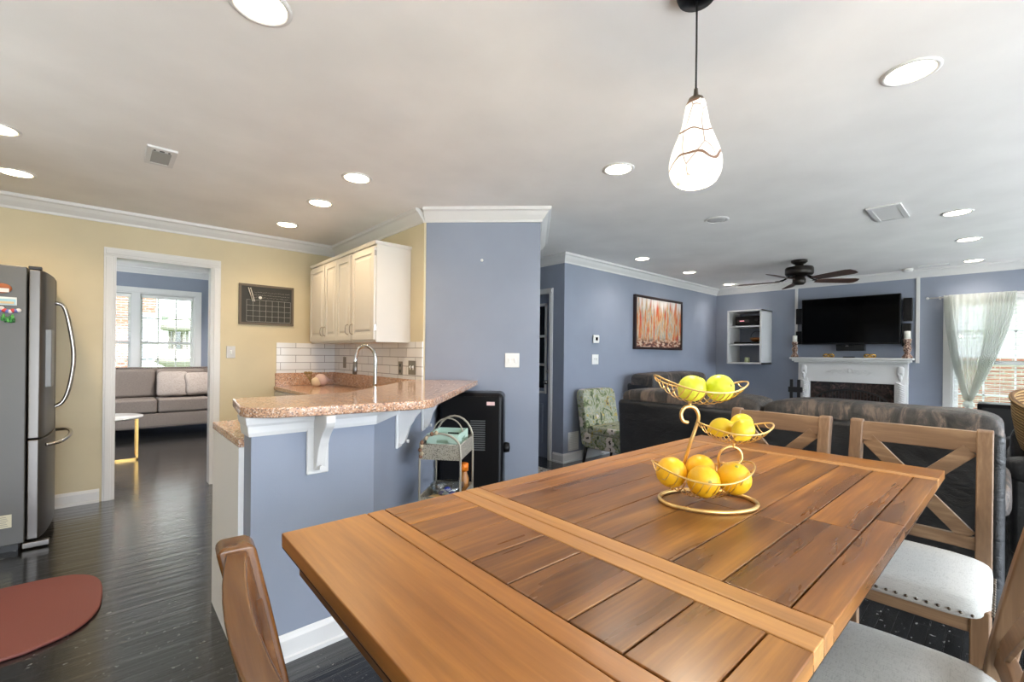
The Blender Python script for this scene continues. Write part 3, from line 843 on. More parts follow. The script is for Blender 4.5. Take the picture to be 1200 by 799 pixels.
# chair 2 (nearest right of the far end) faces the table end (towards -x)
c1 = make_chair('dining_chair', 'cross-back wooden chair with grey seat at the far right corner of the table', CHAIRW, LINEN, G, (1.945, .213, 0), pi)
dup(c1, (1.935, .665, 0), pi - .02, 'cross-back wooden chair at the far end of the table behind the fruit stand')
dup(c1, (1.19, .165, 0), pi / 2 + .06, 'wooden chair with grey seat at the lower right, on the right side of the table')
make_chair('dining_chair', 'warm brown wooden chair at the lower left, at the near end of the table', CHAIRD, LINEN, G, (.353, .455, 0), -.10)

# ================================================================== FRUIT STAND
FX, FY = 1.125, .502
t = thing('fruit_stand', 'three tier gold wire fruit stand on the dining table', 'fruit stand', (FX, FY, .90), AZ - pi / 2)
def wire_basket(cx, cy, cz, Lx, Wy, D, rise, name, tilt=0, nrib=15):
    mb = MB(); rim = []
    def P(u, s):     # u along length -1..1, s across -1..1
        w = math.sqrt(max(0, 1 - abs(u) ** 2.0)) * Wy / 2
        w = w * (1 - .12 * abs(u))
        x = u * Lx / 2
        z = rise * abs(u) ** 2.4 - D * (1 - s * s) * (1 - u * u) ** .6
        return Vector((cx + x * math.cos(tilt) - z * math.sin(tilt), cy + s * w, cz + z * math.cos(tilt) + x * math.sin(tilt)))
    n = 40
    for k in range(n):
        a = 2 * pi * k / n; u = math.cos(a)
        rim.append(P(u, 1 if math.sin(a) >= 0 else -1))
    mb.tube(rim, .0022, 6, True)
    for k in range(nrib):
        u = -.93 + 1.86 * k / (nrib - 1)
        mb.tube([P(u, -1 + 2 * j / 8) for j in range(9)], .0013, 5)
    o = mb.build(name, BRASS, t); return P
ring = [(.118 * math.cos(a) + .002, .088 * math.sin(a), .0055) for a in [2 * pi * k / 40 for k in range(40)]]
MB().tube(ring, .0052, 8, True).build('base_ring', BRASS, t)
wire_basket(-.012, 0, .072, .250, .190, .058, .030, 'lower_basket', 0)
wire_basket(.075, .01, .180, .185, .130, .032, .020, 'middle_basket', 0)
wire_basket(-.012, .02, .282, .235, .165, .036, .030, 'upper_basket', -.06)
st = spline([(-.06, .078, .008), (-.045, .07, .05), (-.035, .05, .10), (-.028, .035, .145), (-.018, .03, .180), (-.012, .025, .212), (-.024, .022, .236), (-.046, .022, .238), (-.058, .022, .222), (-.054, .022, .203), (-.040, .022, .198)], 6)
MB().tube(st, .0048, 8).build('stem', BRASS, t)
MB().tube([(-.036, .022, .238), (-.036, .022, .252)], .0045, 8).build('connector', BRASS, t)
st = spline([(.05, .07, .010), (.055, .06, .05), (.05, .04, .085), (.042, .03, .105), (.048, .022, .128), (.070, .02, .138), (.092, .02, .128), (.098, .02, .108), (.088, .02, .094), (.072, .02, .090)], 6)
MB().tube(st, .0034, 8).build('middle_stem', BRASS, t)
MB().tube([(.075, .02, .137), (.075, .014, .150)], .0034, 8).build('connector', BRASS, t)

def rind(name, c, c2, sc=220):
    m = mat(name, c, .38, spec=.5)
    m.node_tree.nodes['Principled BSDF'].inputs['Subsurface Weight'].default_value = .0
    n1 = noise(m, coords(m), 18, 3); L(m, ramp(m, n1.outputs[0], [(.35, c), (.7, c2)]), BS(m).inputs['Base Color'])
    v = N(m, 'ShaderNodeTexVoronoi'); v.inputs['Scale'].default_value = sc; L(m, coords(m), v.inputs['Vector']); bump(m, v.outputs[0], .25, .001)
    return m
ORANGE = rind('orange_rind', (.86, .46, .01), (.92, .55, .02))
LEMON = rind('lemon_rind', (.88, .62, .015), (.92, .70, .05))
LIME = rind('lime_yellow_rind', (.66, .74, .02), (.80, .82, .10))
Rz = Matrix.Rotation(AZ - pi / 2, 4, 'Z')
def fruit(name, m, r, lx, ly, lz, label, cat, group, rot, elong=1.0, nub=0):
    p = Rz @ Vector((lx, ly, lz)); 
    def f(q):
        q = [q[0], q[1], q[2] * elong]
        return q
    prof = []
    n = 18
    for i in range(n + 1):
        a = -pi / 2 + pi * i / n
        rr = r * math.cos(a); z = r * elong * math.sin(a)
        if abs(math.sin(a)) > .93: z += math.copysign(nub * r * (abs(math.sin(a)) - .93) / .07, z)
        if nub == 0 and math.sin(a) > .985: z -= r * .03
        prof.append((max(rr, 0), z))
    prof[0] = (0, prof[0][1]); prof[-1] = (0, prof[-1][1])
    mb = MB().lathe(prof, n=26)
    loc = (FX + p.x, FY + p.y, .90 + p.z)
    o = thing(name, label, cat, loc, group=group) if False else None
    ob = mb.build(name, m); ob.location = loc; ob.rotation_euler = rot
    tag(ob, label, cat, group)
    st = MB().lathe([(0, 0), (r * .13, 0), (r * .10, .0015), (0, .0018)], (0, 0, r * elong * (1 + nub * .9) - r * .035), 8)
    s = st.build('stem_scar', mat('stem_scar', (.35, .30, .06), .7), ob)
    return ob
GO = 'oranges in the lower basket'
fruit('orange', ORANGE, .0385, -.082, .022, .070, 'orange at the left end of the lower basket', 'orange', GO, (.5, .3, 0))
fruit('orange', ORANGE, .0385, -.022, -.032, .062, 'front orange in the lower basket showing its stem scar', 'orange', GO, (1.35, 0, -.75))
fruit('orange', ORANGE, .0375, .000, .040, .074, 'orange at the back of the lower basket behind the other three', 'orange', GO, (.2, .7, 0))
fruit('orange', ORANGE, .0395, .058, -.022, .067, 'orange at the right end of the lower basket', 'orange', GO, (.3, -.4, 0))
GL = 'lemons in the middle basket'
fruit('lemon', LEMON, 0.0245, .044, .022, .186, 'lemon at the left side of the middle basket', 'lemon', GL, (1.2, .5, .3), 1.15, .25)
fruit('lemon', LEMON, .0255, .076, -.028, .188, 'lemon at the front of the middle basket', 'lemon', GL, (.8, .2, 1.0), 1.12, .25)
fruit('lemon', LEMON, .0255, .100, .026, .196, 'lemon at the back right of the middle basket', 'lemon', GL, (1.5, .3, 1.2), 1.15, .25)
GU = 'yellow-green citrus in the upper basket'
fruit('citrus_fruit', LIME, .0335, -.033, .018, .286, 'left yellow-green citrus fruit in the upper basket', 'citrus fruit', GU, (.9, .2, .4), 1.02, .1)
fruit('citrus_fruit', LIME, .0345, .038, .018, .288, 'right yellow-green citrus fruit in the upper basket', 'citrus fruit', GU, (1.3, .4, -.5), 1.04, .1)

# ================================================================== BAR TOP AND PENINSULA
BAR = [(.452, 2.39), (.436, 1.97), (.475, 1.915), (.60, 1.865), (.80, 1.82), (1.08, 1.785), (1.17, 1.80), (2.285, 2.915), (2.255, 2.945)]
BAR = [(.435, 2.39), (.392, 2.02), (.410, 1.95), (.48, 1.885), (.60, 1.855), (.76, 1.830), (1.02, 1.785), (1.09, 1.783), (1.15, 1.812), (2.235, 2.867), (1.935, 3.175), (1.755, 3.165), (1.10, 2.52), (.97, 2.40), (.72, 2.385)]
single(MB().prism(BAR, 1.0125, 1.052), 'bar_counter', GRANITE, 'raised speckled pink-brown granite bar top bending round the peninsula', 'countertop', (1.0, 2.1, 1.0125), bevel=.006)
# carved brackets
def bracket(x, y, rz, label, depth=.16, first=None):
    t = thing('bar_bracket', label, 'bracket', (x, y, .75), rz, 'carved brackets under the bar')
    # local -y points out from the wall
    MB().box(-.045, .045, -.014, 0, .0, .262).build('back_plate', TRIM, t, bevel=.005)
    pr = [(-.014, .262), (-depth, .262), (-depth, .235), (-depth + .012, .215), (-depth + .04, .19), (-depth + .062, .165), (-.085, .14), (-.070, .115), (-.060, .085), (-.050, .05), (-.034, .022), (-.014, .022)]
    sp = spline([(a, b, 0) for a, b in pr[2:]], 4)
    poly = [pr[0], pr[1]] + [(p.x, p.y) for p in sp]
    M_ = Matrix(((0, 0, 1, 0), (1, 0, 0, 0), (0, 1, 0, 0), (0, 0, 0, 1)))
    MB().prism(poly, -.019, .019, M=M_).build('scroll_arm', TRIM, t, bevel=.003)
    MB().tube([(0, -.052, .035), (0, -.064, .035)], .010, 10).build('scroll_boss', TRIM, t)
    return t
bracket(.675, 1.981, 0, 'white carved bracket under the bar on its front face')
bracket(1.19, 2.237, pi / 4, 'white carved bracket under the bar just past the corner, middle of three')
bracket(1.58, 2.627, pi / 4, 'white carved bracket under the bar, hidden partly behind the wire cart and nearest the column')
# lower worktop and base cabinets
LOW = [(.425, 2.10), (.425, 2.70), (1.04, 2.70), (1.29, 3.05), (1.29, 5.08), (1.92, 5.08), (1.92, 3.13), (.885, 2.10)]
single(MB().prism([(a + (.0 if a != .425 else -.02), b) for a, b in LOW], .875, .91), 'kitchen_worktop', GRANITE, 'lower brown granite kitchen worktop below the bar and along the tiled wall', 'countertop', (1.2, 3, .875), bevel=.004)
single(MB().box(1.9, 1.919, 3.20, 5.062, .911, 1.045).box(1.30, 1.92, 5.06, 5.079, .911, 1.045), 'granite_upstand', GRANITE, 'brown granite upstand along the bottom of the white wall tiles', 'backsplash', (1.9, 4.5, .911), bevel=.003)
def base_cabinet(name, poly, label, loc, doors):
    t = thing(name, label, 'cabinet', loc)
    MB().prism(poly, 0.09, .874).build('body', CABW, t, t)
    cx_ = sum(p[0] for p in poly) / len(poly); cy_ = sum(p[1] for p in poly) / len(poly)
    MB().prism([(cx_ + (p[0] - cx_) * .93, cy_ + (p[1] - cy_) * .93) for p in poly], 0, .09).build('toe_kick', BLACKM, t, t)
    for (x0, x1, y0, y1, z0, z1) in doors:
        d = MB().box(x0, x1, y0, y1, z0, z1).build('door', CABW, t, t, bevel=.003)
        if abs(x1 - x0) < abs(y1 - y0): MB().box(x0 - .012, x0 - .006, y0 + .04, y0 + .05, z1 - .14, z1 - .05).build('handle', NICKEL, d, t)
        else: MB().box(x0 + .04, x0 + .05, y1 + .006, y1 + .012, z1 - .14, z1 - .05).build('handle', NICKEL, d, t)
    return t
base_cabinet('base_cabinet', [(.43, 2.105), (.43, 2.68), (1.02, 2.68), (1.25, 2.45), (.90, 2.105)], 'white base cabinet at the open end of the peninsula', (.6, 2.4, 0), [(.45, .72, 2.68, 2.698, .12, .86), (.73, 1.0, 2.68, 2.698, .12, .86)])
base_cabinet('base_cabinet', [(1.31, 3.10), (1.31, 4.2), (1.915, 4.2), (1.915, 3.18), (1.27, 2.56), (1.04, 2.74)], 'white base cabinet under the sink, hidden behind the bar', (1.6, 3.6, 0), [(1.292, 1.31, 3.14, 3.66, .12, .86), (1.292, 1.31, 3.67, 4.18, .12, .86)])
base_cabinet('base_cabinet', [(1.31, 4.21), (1.31, 5.075), (1.915, 5.075), (1.915, 4.21)], 'white base cabinet in the corner against the yellow wall', (1.6, 4.7, 0), [(1.292, 1.31, 4.23, 4.64, .12, .86), (1.292, 1.31, 4.65, 5.06, .12, .86)])
structure(MB().box(.406, .43, 2.101, 2.69, 0, .874), 'wall_peninsula_end_panel', mat('white_end_panel', (.80, .80, .80), .4))
# tile
structure(MB().box(1.911, 1.92, 3.19, 5.08, .91, 1.362), 'wall_tiles_sink', tile_material('subway_tile_y', 1))
structure(MB().box(1.312, 1.92, 5.071, 5.08, .91, 1.362), 'wall_tiles_end', tile_material('subway_tile_x', 0))

# wall cabinets
def wall_cabinet(y0, y1, doors, label):
    t = thing('wall_cabinet', label, 'cabinet', (1.75, (y0 + y1) / 2, 1.355), group='white wall cabinets')
    MB().box(1.61, 1.919, y0 + .001, y1 - .001, 1.355, 2.145).build('body', CABW, t, t, bevel=.002)
    for a, b, hs in doors:
        d = MB()
        X1, X0 = 1.609, 1.590
        z0, z1 = 1.375, 2.125; w = .05
        d.box(X0, X1, a + .003, a + w, z0, z1).box(X0, X1, b - w, b - .003, z0, z1).box(X0, X1, a + w, b - w, z0, z0 + w).box(X0, X1, a + w, b - w, z1 - w, z1)
        d.box(X0 + .008, X1, a + w, b - w, z0 + w, z1 - w)
        dd = d.build('door', CABW, t, t, bevel=.0015)
        MB().add([(X0 + .008, a + w + .02, z0 + w + .02), (X0 + .008, b - w - .02, z0 + w + .02), (X0 + .008, b - w - .02, z1 - w - .02), (X0 + .008, a + w + .02, z1 - w - .02),
                  (X0 + .001, a + w + .038, z0 + w + .038), (X0 + .001, b - w - .038, z0 + w + .038), (X0 + .001, b - w - .038, z1 - w - .038), (X0 + .001, a + w + .038, z1 - w - .038)],
                 [(0, 4, 5, 1), (1, 5, 6, 2), (2, 6, 7, 3), (3, 7, 4, 0), (4, 7, 6, 5)]).build('raised_panel', CABW, dd, t)
        yh = a + .028 if hs < 0 else b - .028
        hz = 1.47
        hp = spline([(X0, yh, hz - .045), (X0 - .022, yh, hz - .035), (X0 - .028, yh, hz), (X0 - .022, yh, hz + .035), (X0, yh, hz + .045)], 5)
        MB().tube(hp, .0042, 8).build('handle', mat('antique_nickel', (.30, .27, .23), .35, .9), dd, t)
        for zh in (1.45, 2.05): MB().box(X0 + .004, X1, (b + .001 if hs < 0 else a - .001) - .004, (b + .001 if hs < 0 else a - .001) + .004, zh, zh + .045).build('hinge', NICKEL, dd, t)
    return t
wall_cabinet(3.40, 3.858, [(3.405, 3.845, 1)], 'white single-door wall cabinet nearest the blue column')
wall_cabinet(3.872, 4.50, [(3.880, 4.19, -1), (4.192, 4.495, 1)], 'white double-door wall cabinet in the middle of the run')
wall_cabinet(4.501, 4.93, [(4.507, 4.925, -1)], 'white single-door wall cabinet next to the yellow wall')
CRC = [(0, 2.145), (.006, 2.145), (.010, 2.155), (.014, 2.162), (.014, 2.170), (0, 2.170)]
structure(profile_run(MB(), [(1.92, 3.40), (1.605, 3.40), (1.605, 4.93)][::-1], [(-d, z) for d, z in CRC]).prism([(1.605, 3.4), (1.919, 3.4), (1.919, 4.93), (1.605, 4.93)], 2.146, 2.16), 'trim_wall_cabinets', CABW)

# faucet
t = thing('kitchen_faucet', 'tall arched chrome kitchen faucet behind the bar', 'faucet', (1.36, 2.88, .91))
MB().lathe([(.027, 0), (.027, .008), (.022, .014), (.019, .10), (.017, .12), (.013, .13)], n=20).build('base', CHROME, t)
arc = spline([(0, 0, .12), (0, 0, .22), (0, 0, .32), (-.012, .012, .375), (-.045, .045, .405), (-.080, .080, .385), (-.095, .095, .33), (-.098, .098, .295)], 7)
MB().tube(arc, .0115, 12).build('spout', CHROME, t)
MB().tube([(-.098, .098, .297), (-.099, .100, .235), (-.100, .103, .21)], [.013, .016, .014], 12).build('spray_head', STEEL, t)
MB().tube([(.0, -.018, .07), (.015, -.055, .10)], .006, 8).build('lever', CHROME, t)
# sink
t = thing('kitchen_sink', 'steel sink set in the worktop behind the bar', 'sink', (1.15, 2.60, .911))
MB().prism([(.82, 2.28), (1.18, 2.64), (1.10, 2.69), (.80, 2.58)], .9105, .9135).build('rim', STEEL, t, t)
MB().lathe([(0, 0), (.03, 0), (.03, .003), (.0, .004)], (1.02, 2.55, .914), 16).build('drain', CHROME, t, t)
# shell and flower ornament
t = thing('seashell_ornament', 'pink seashell ornament with small twigs in the worktop corner', 'ornament', (1.62, 4.78, .91))
SHELLM = mat('pink_shell', (.62, .45, .42), .35)
pts = []
mb = MB()
for k in range(40):
    a = k * .42; r = .062 * (1 - k / 44)
    pts.append((.035 + .10 * (k / 40) + .0, r * math.cos(a) * .3, .065 + r * math.sin(a) * .25))
mb.tube(pts, [.058 * (1 - k / 42) + .002 for k in range(40)], 12); mb.build('shell', SHELLM, t)
MB().blob((-.005, 0, .05), (.055, .045, .05), 1, 1, 18).build('shell_body', mat('cream_shell', (.66, .52, .36), .4), t)
mb = MB()
for k in range(6):
    a = k * 1.0
    mb.tube([(-.05, 0, .02), (-.07 + .012 * math.cos(a), .02 * math.sin(a), .09), (-.085 + .03 * math.cos(a), .035 * math.sin(a), .14)], .003, 5)
    mb.blob((-.085 + .03 * math.cos(a), .035 * math.sin(a), .145), (.012, .012, .014), 1, 1, 8)
mb.build('dried_twigs', mat('dried_twig', (.30, .20, .08), .8), t)

# switch plates and outlets -------------------------------------------
def plate(name, label, cat, loc, rz, w, h, m, toggles, mt, kind='toggle'):
    """plate on a wall whose outward normal is local -y"""
    t = thing(name, label, cat, loc, rz)
    MB().box(-w / 2, w / 2, -.006, 0, -h / 2, h / 2).build('cover_plate', m, t, bevel=.002)
    for k in range(toggles):
        x = (k - (toggles - 1) / 2) * .046
        if kind == 'toggle':
            MB().box(x - .009, x + .009, -.009, -.006, -.018, .018).build('switch_surround', mt, t, bevel=.001)
            MB().box(x - .004, x + .004, -.018, -.006, .0, .012).build('toggle', mt, t)
        else:
            for z in (-.026, .026): MB().box(x - .014, x + .014, -.008, -.006, z - .013, z + .013).build('socket_face', mt, t, bevel=.001)
    return t
plate('light_switch', 'single light switch with grey rim beside the doorway on the yellow wall', 'light switch', (.905, 5.079, 1.26), 0, .075, .118, mat('grey_rim_plate', (.40, .37, .33), .4, .4), 1, WHITE)
plate('light_switch', 'white double light switch on the blue column', 'light switch', (2.439, 2.680, 1.217), -pi / 4, .115, .115, WHITE, 2, WHITE)
plate('light_switch', 'white double light switch below the thermostat on the painting wall', 'light switch', (4.535, 3.443, 1.21), 0, .13, .125, WHITE, 2, WHITE)
plate('power_outlet', 'pewter outlet on the tiles behind the faucet', 'outlet', (1.910, 4.78, 1.16), pi / 2 * -1, .07, .118, OUTLETM, 1, OUTLETM, 'socket')
plate('power_outlet', 'narrow pewter outlet on the tiles, left of the double switch plate', 'outlet', (1.910, 3.545, 1.135), -pi / 2, .07, .118, OUTLETM, 1, BLACKM, 'socket')
plate('light_switch', 'pewter double switch plate on the tiles closest to the blue column', 'light switch', (1.910, 3.345, 1.145), -pi / 2, .118, .118, OUTLETM, 2, WHITE)
t = thing('thermostat', 'white square thermostat with small dark display above the switch on the painting wall', 'thermostat', (4.535, 3.443, 1.465))
MB().box(-.06, .06, -.025, 0, -.05, .05).build('housing', WHITE, t, bevel=.012, seg=3)
MB().box(-.022, .022, -.0265, -.025, -.018, .022).build('display', SCREEN, t)
t = thing('wall_vent', 'white wall vent low on the painting wall beside the floral chair', 'vent', (4.10, 3.443, .24))
MB().box(-.07, .12, -.01, 0, -.11, .11).build('frame', TRIM, t, bevel=.003)
mb = MB()
for k in range(9): mb.box(-.05, .10, -.014, -.010, -.085 + k * .02, -.076 + k * .02)
mb.build('slats', WHITE, t)
single(MB().lathe([(0, 0), (.012, 0), (.008, .006), (0, .007)], n=12, M=Matrix.Translation((2.258, 2.858, 2.027)) @ Matrix.Rotation(-pi / 4, 4, 'Z') @ Matrix.Rotation(pi / 2, 4, 'X')), 'wall_hook', WHITE, 'tiny white hook high on the blue column', 'hook', (2.258, 2.858, 2.027))

# chalkboard calendar
t = thing('chalkboard_calendar', 'dark framed chalkboard calendar with a chalk grid on the yellow wall', 'calendar', (1.22, 5.079, 1.74))
CW, CHh = .505, .405
MB().box(-CW / 2, CW / 2, -.008, 0, -CHh / 2, CHh / 2).build('board', mat('slate', (.035, .036, .034), .7), t)
mb = MB()
mb.ring(-CW / 2, CW / 2, -CHh / 2, CHh / 2, .022, -.016, 0)
mb.build('frame', mat('weathered_frame', (.13, .105, .08), .6), t, bevel=.001)
CHALK = mat('chalk', (.42, .42, .40), .9); mb = MB()
for k in range(8): mb.box(-.185 + k * .058 - .0012, -.185 + k * .058 + .0012, -.0088, -.008, -.17, .045)
for k in range(5): mb.box(-.185, .221, -.0088, -.008, -.17 + k * .054 - .0012, -.17 + k * .054 + .0012)
mb.build('grid_lines', CHALK, t)
mb = MB(); rnd = random.Random(3)
for row, (z, s) in enumerate(((.125, .010), (.098, .006), (.072, .012))):
    x = -.12
    while x < .20:
        w = rnd.uniform(.004, .014)
        mb.bar((x, -.0085, z + rnd.uniform(-s, s) * .5), (x + w, -.0085, z + rnd.uniform(-s, s) * .5), .002, .0012, (0, 1, 0)); x += w + rnd.uniform(.002, .010)
mb.build('chalk_marks', CHALK, t)
for k, dx in enumerate((0, .018)):
    q = MB().tube([(-.172 + dx, -.018, .165), (-.135 + dx, -.018, .03)], .0045, 8).build('chalk_pen', mat('pen_white', (.72, .68, .62), .5), t)
single(MB().lathe([(0, 0), (.015, 0), (.015, .008), (.011, .010), (0, .010)], n=16, M=Matrix.Translation((1.155, 5.070, 1.812)) @ Matrix.Rotation(pi / 2, 4, 'X')), 'round_magnet', WHITE, 'round white magnet on the chalkboard calendar', 'magnet', (1.155, 5.070, 1.812))

# ================================================================== FRIDGE
t = thing('refrigerator', 'stainless steel refrigerator with grey sides and curved bow handles', 'refrigerator', (-.75, 4.6, 0))
MB().box(-1.13, -.37, 4.15, 5.03, .045, 1.79).build('body', STEELD, t, t, bevel=.008)
MB().box(-1.10, -.40, 4.18, 5.00, 0, .045).build('base_grille', BLACKM, t, t)
def door_slab(y0, y1, z0, z1, name):
    n = 10; vs = []; fs = []
    yc, hw = (4.15 + 5.03) / 2, .44
    ys = [y0 + (y1 - y0) * i / n for i in range(n + 1)]
    def xf(y):
        u = (y - yc) / hw
        return -.300 + .032 * (1 - u * u)
    for z in (z0, z1):
        for y in ys: vs.append((xf(y) - (.012 if y in (ys[0], ys[-1]) else 0), y, z))
        for y in ys: vs.append((-.362, y, z))
    m = 2 * (n + 1)
    for i in range(n):
        fs.append((i, i + 1, m + i + 1, m + i)); fs.append((n + 1 + i + 1, n + 1 + i, m + n + 1 + i, m + n + 2 + i))
        fs.append((i, n + 1 + i, n + 2 + i, i + 1)); fs.append((m + i, m + i + 1, m + n + 2 + i, m + n + 1 + i))
    fs.append((0, m, m + n + 1, n + 1)); fs.append((n, 2 * n + 1, m + 2 * n + 1, m + n))
    return MB().add(vs, fs).build(name, STEEL, t, t, bevel=.006)
dA = door_slab(4.152, 4.585, .700, 1.775, 'door'); dB = door_slab(4.595, 5.028, .700, 1.775, 'door'); dC = door_slab(4.152, 5.028, .06, .690, 'freezer_drawer')
def bow(y, lean):
    pts = spline([(-.268, y, 1.60), (-.225, y + lean * .3, 1.575), (-.195, y + lean, 1.44), (-.172, y + lean, 1.22), (-.190, y + lean, 1.02), (-.222, y + lean * .3, .90), (-.268, y, .86)], 6)
    return MB().tube(pts, .012, 10)
bow(4.545, 0).build('handle', NICKEL, dA, t); bow(4.635, 0).build('handle', NICKEL, dB, t)
pts = spline([(-.285, 4.22, .645), (-.225, 4.26, .650), (-.195, 4.40, .655), (-.185, 4.59, .656), (-.195, 4.78, .655), (-.225, 4.92, .650), (-.285, 4.96, .645)], 6)
MB().tube(pts, .012, 10).build('handle', NICKEL, dC, t)
MB().box(-.300, -.262, 4.22, 4.40, 1.02, 1.40).build('water_dispenser', mat('dispenser_grey', (.20, .205, .21), .35), dA, t, bevel=.006)
MB().box(-.365, -.305, 4.153, 4.20, 1.777, 1.797).build('hinge_cover', BLACKM, t, t, bevel=.004)
MB().box(-.38, -.26, 4.14, 4.18, .01, .045).build('foot', STEEL, t, t, bevel=.004)
GM = 'magnets on the side of the fridge'
def magnet(name, label, x0, x1, z0, z1, cols, shape='box'):
    mb = MB(); rnd = random.Random(int(z0 * 1000))
    if shape == 'box':
        mb.box(x0, x1, 4.141, 4.149, z0, z1, 0)
        mb.box(x0 + .004, x1 - .004, 4.1395, 4.141, z0 + .004, z1 - .012, 1).box(x0 + .01, x1 - .01, 4.138, 4.1395, z0 + .008, z0 + (z1 - z0) * .45, 2)
    elif shape == 'oval':
        M_ = Matrix.Translation(((x0 + x1) / 2, 4.149, (z0 + z1) / 2)) @ Matrix.Rotation(pi / 2, 4, 'X')
        mb.lathe([(0, .010), (.7, .010), (1, .006), (1, 0)][::-1], (0, 0, 0), 20, 0, M_ @ Matrix.Diagonal(((x1 - x0) / 2, (z1 - z0) / 2, 1, 1)))
        mb.box(x0 + .012, x1 - .012, 4.137, 4.139, z0 + .006, (z0 + z1) / 2, 1)
    else:
        for k in range(9):
            x = x0 + (x1 - x0) * (k + .5) / 9; z = (z0 + z1) / 2 + rnd.uniform(-1, 1) * (z1 - z0) * .28
            mb.blob((x, 4.143, z), ((x1 - x0) / 8, .006, (z1 - z0) / 3.2), 1, 1, 10, k % 3)
    return single(mb, name, cols, label, 'magnet', ((x0 + x1) / 2, 4.145, (z0 + z1) / 2), GM)
MG = lambda n, c: mat('magnet_' + n, c, .4)
magnet('fridge_magnet', 'oval brown and white magnet, topmost on the fridge side', -.512, -.432, 1.612, 1.672, [MG('brown', (.35, .10, .03)), MG('white', (.7, .7, .68))], 'oval')
magnet('fridge_magnet', 'rectangular pale beach picture magnet on the fridge side', -.500, -.412, 1.540, 1.590, [MG('frame', (.7, .72, .7)), MG('sky', (.30, .52, .62)), MG('sand', (.62, .48, .28))])
magnet('fridge_magnet', 'long red, white and blue magnet below the beach picture on the fridge side', -.505, -.398, 1.492, 1.532, [MG('red', (.55, .04, .05)), MG('blue', (.12, .14, .40)), MG('palewhite', (.7, .66, .66))], 'lump')
magnet('fridge_magnet', 'green leafy magnet, lowest of the group on the fridge side', -.475, -.420, 1.432, 1.482, [MG('green', (.03, .22, .04)), MG('leaf', (.10, .40, .08)), MG('dark', (.02, .12, .03))], 'lump')
mb = MB().box(-.52, -.425, 4.145, 4.149, .16, .24, 0)
for k in range(6): mb.box(-.515, -.44 - .004 * (k % 3), 4.1446, 4.145, .17 + k * .011, .174 + k * .011, 1)
single(mb, 'paper_label', [mat('cream_paper', (.62, .58, .44), .8), mat('paper_print', (.35, .33, .27), .8)], 'cream paper label low on the fridge side', 'label', (-.47, 4.147, .2))

# kitchen mat
RED = mat('red_mat', (.17, .045, .036), .6)
br = N(RED, 'ShaderNodeTexBrick'); br.inputs['Scale'].default_value = 1; br.inputs['Brick Width'].default_value = .03; br.inputs['Row Height'].default_value = .015; br.inputs['Mortar Size'].default_value = .0015
L(RED, coords(RED), br.inputs['Vector'])
iv = N(RED, 'ShaderNodeMath', operation='SUBTRACT'); iv.inputs[0].default_value = 1
L(RED, br.outputs['Fac'], iv.inputs[1]); bump(RED, iv.outputs[0], .5, .003)
def rounded(x0, x1, y0, y1, r, n=8):
    out = []
    for cx_, cy_, a0 in ((x1 - r, y1 - r, 0), (x0 + r, y1 - r, pi / 2), (x0 + r, y0 + r, pi), (x1 - r, y0 + r, 3 * pi / 2)):
        for k in range(n + 1): a = a0 + pi / 2 * k / n; out.append((cx_ + r * math.cos(a), cy_ + r * math.sin(a)))
    return out
mat_poly = [(-1.1, 2.68), (-.24, 2.72), (-.10, 2.79), (-.025, 2.92), (-.004, 3.08), (-.008, 3.28), (-.05, 3.41), (-.14, 3.49), (-.28, 3.52), (-1.1, 3.52)]
mp_ = [(p.x, p.y) for p in spline([(a, b, 0) for a, b in mat_poly[1:-1]], 4)]
single(MB().prism([mat_poly[0]] + mp_ + [mat_poly[-1]], 0.001, .018), 'kitchen_mat', RED, 'dark red rounded kitchen mat on the black floor', 'mat', (-.5, 3.1, .001), bevel=.008, seg=3)

# ================================================================== APPLIANCE BEHIND THE BAR
AP = Matrix.Translation((2.135, 2.76, 0)) @ Matrix.Rotation(-pi / 4, 4, 'Z')   # local -y faces out from the column
t = thing('upright_appliance', 'tall glossy black appliance with side grille standing under the bar against the blue column', 'appliance', (2.135, 2.76, 0), -pi / 4)
MB().box(-.26, .225, -.145, .125, .02, .975).build('housing', BLACK, t, bevel=.045, seg=5)
MB().box(-.235, .195, -.153, -.144, .04, .95).build('front_panel', BLACK, t, bevel=.004)
mb = MB()
for k in range(14): mb.box(-.02, .09, -.160, -.153, .55 + k * .0165, .557 + k * .0165)
mb.build('grille', mat('grey_grille', (.10, .105, .11), .5), t)
MB().box(.10, .16, -.156, -.1535, .885, .912).build('sticker', mat('pink_sticker', (.75, .52, .52), .6), t)
MB().lathe([(.0, .05), (.035, .045), (.04, .02), (.04, 0), (0, 0)][::-1], n=20, M=Matrix.Translation((.222, -.05, .555)) @ Matrix.Rotation(pi / 2, 4, 'Y')).build('side_knob', BLACK, t)
mb = MB().box(-.22, -.16, -.10, .08, 0, .025).box(.14, .19, -.10, .08, 0, .025); mb.build('feet', BLACKM, t)

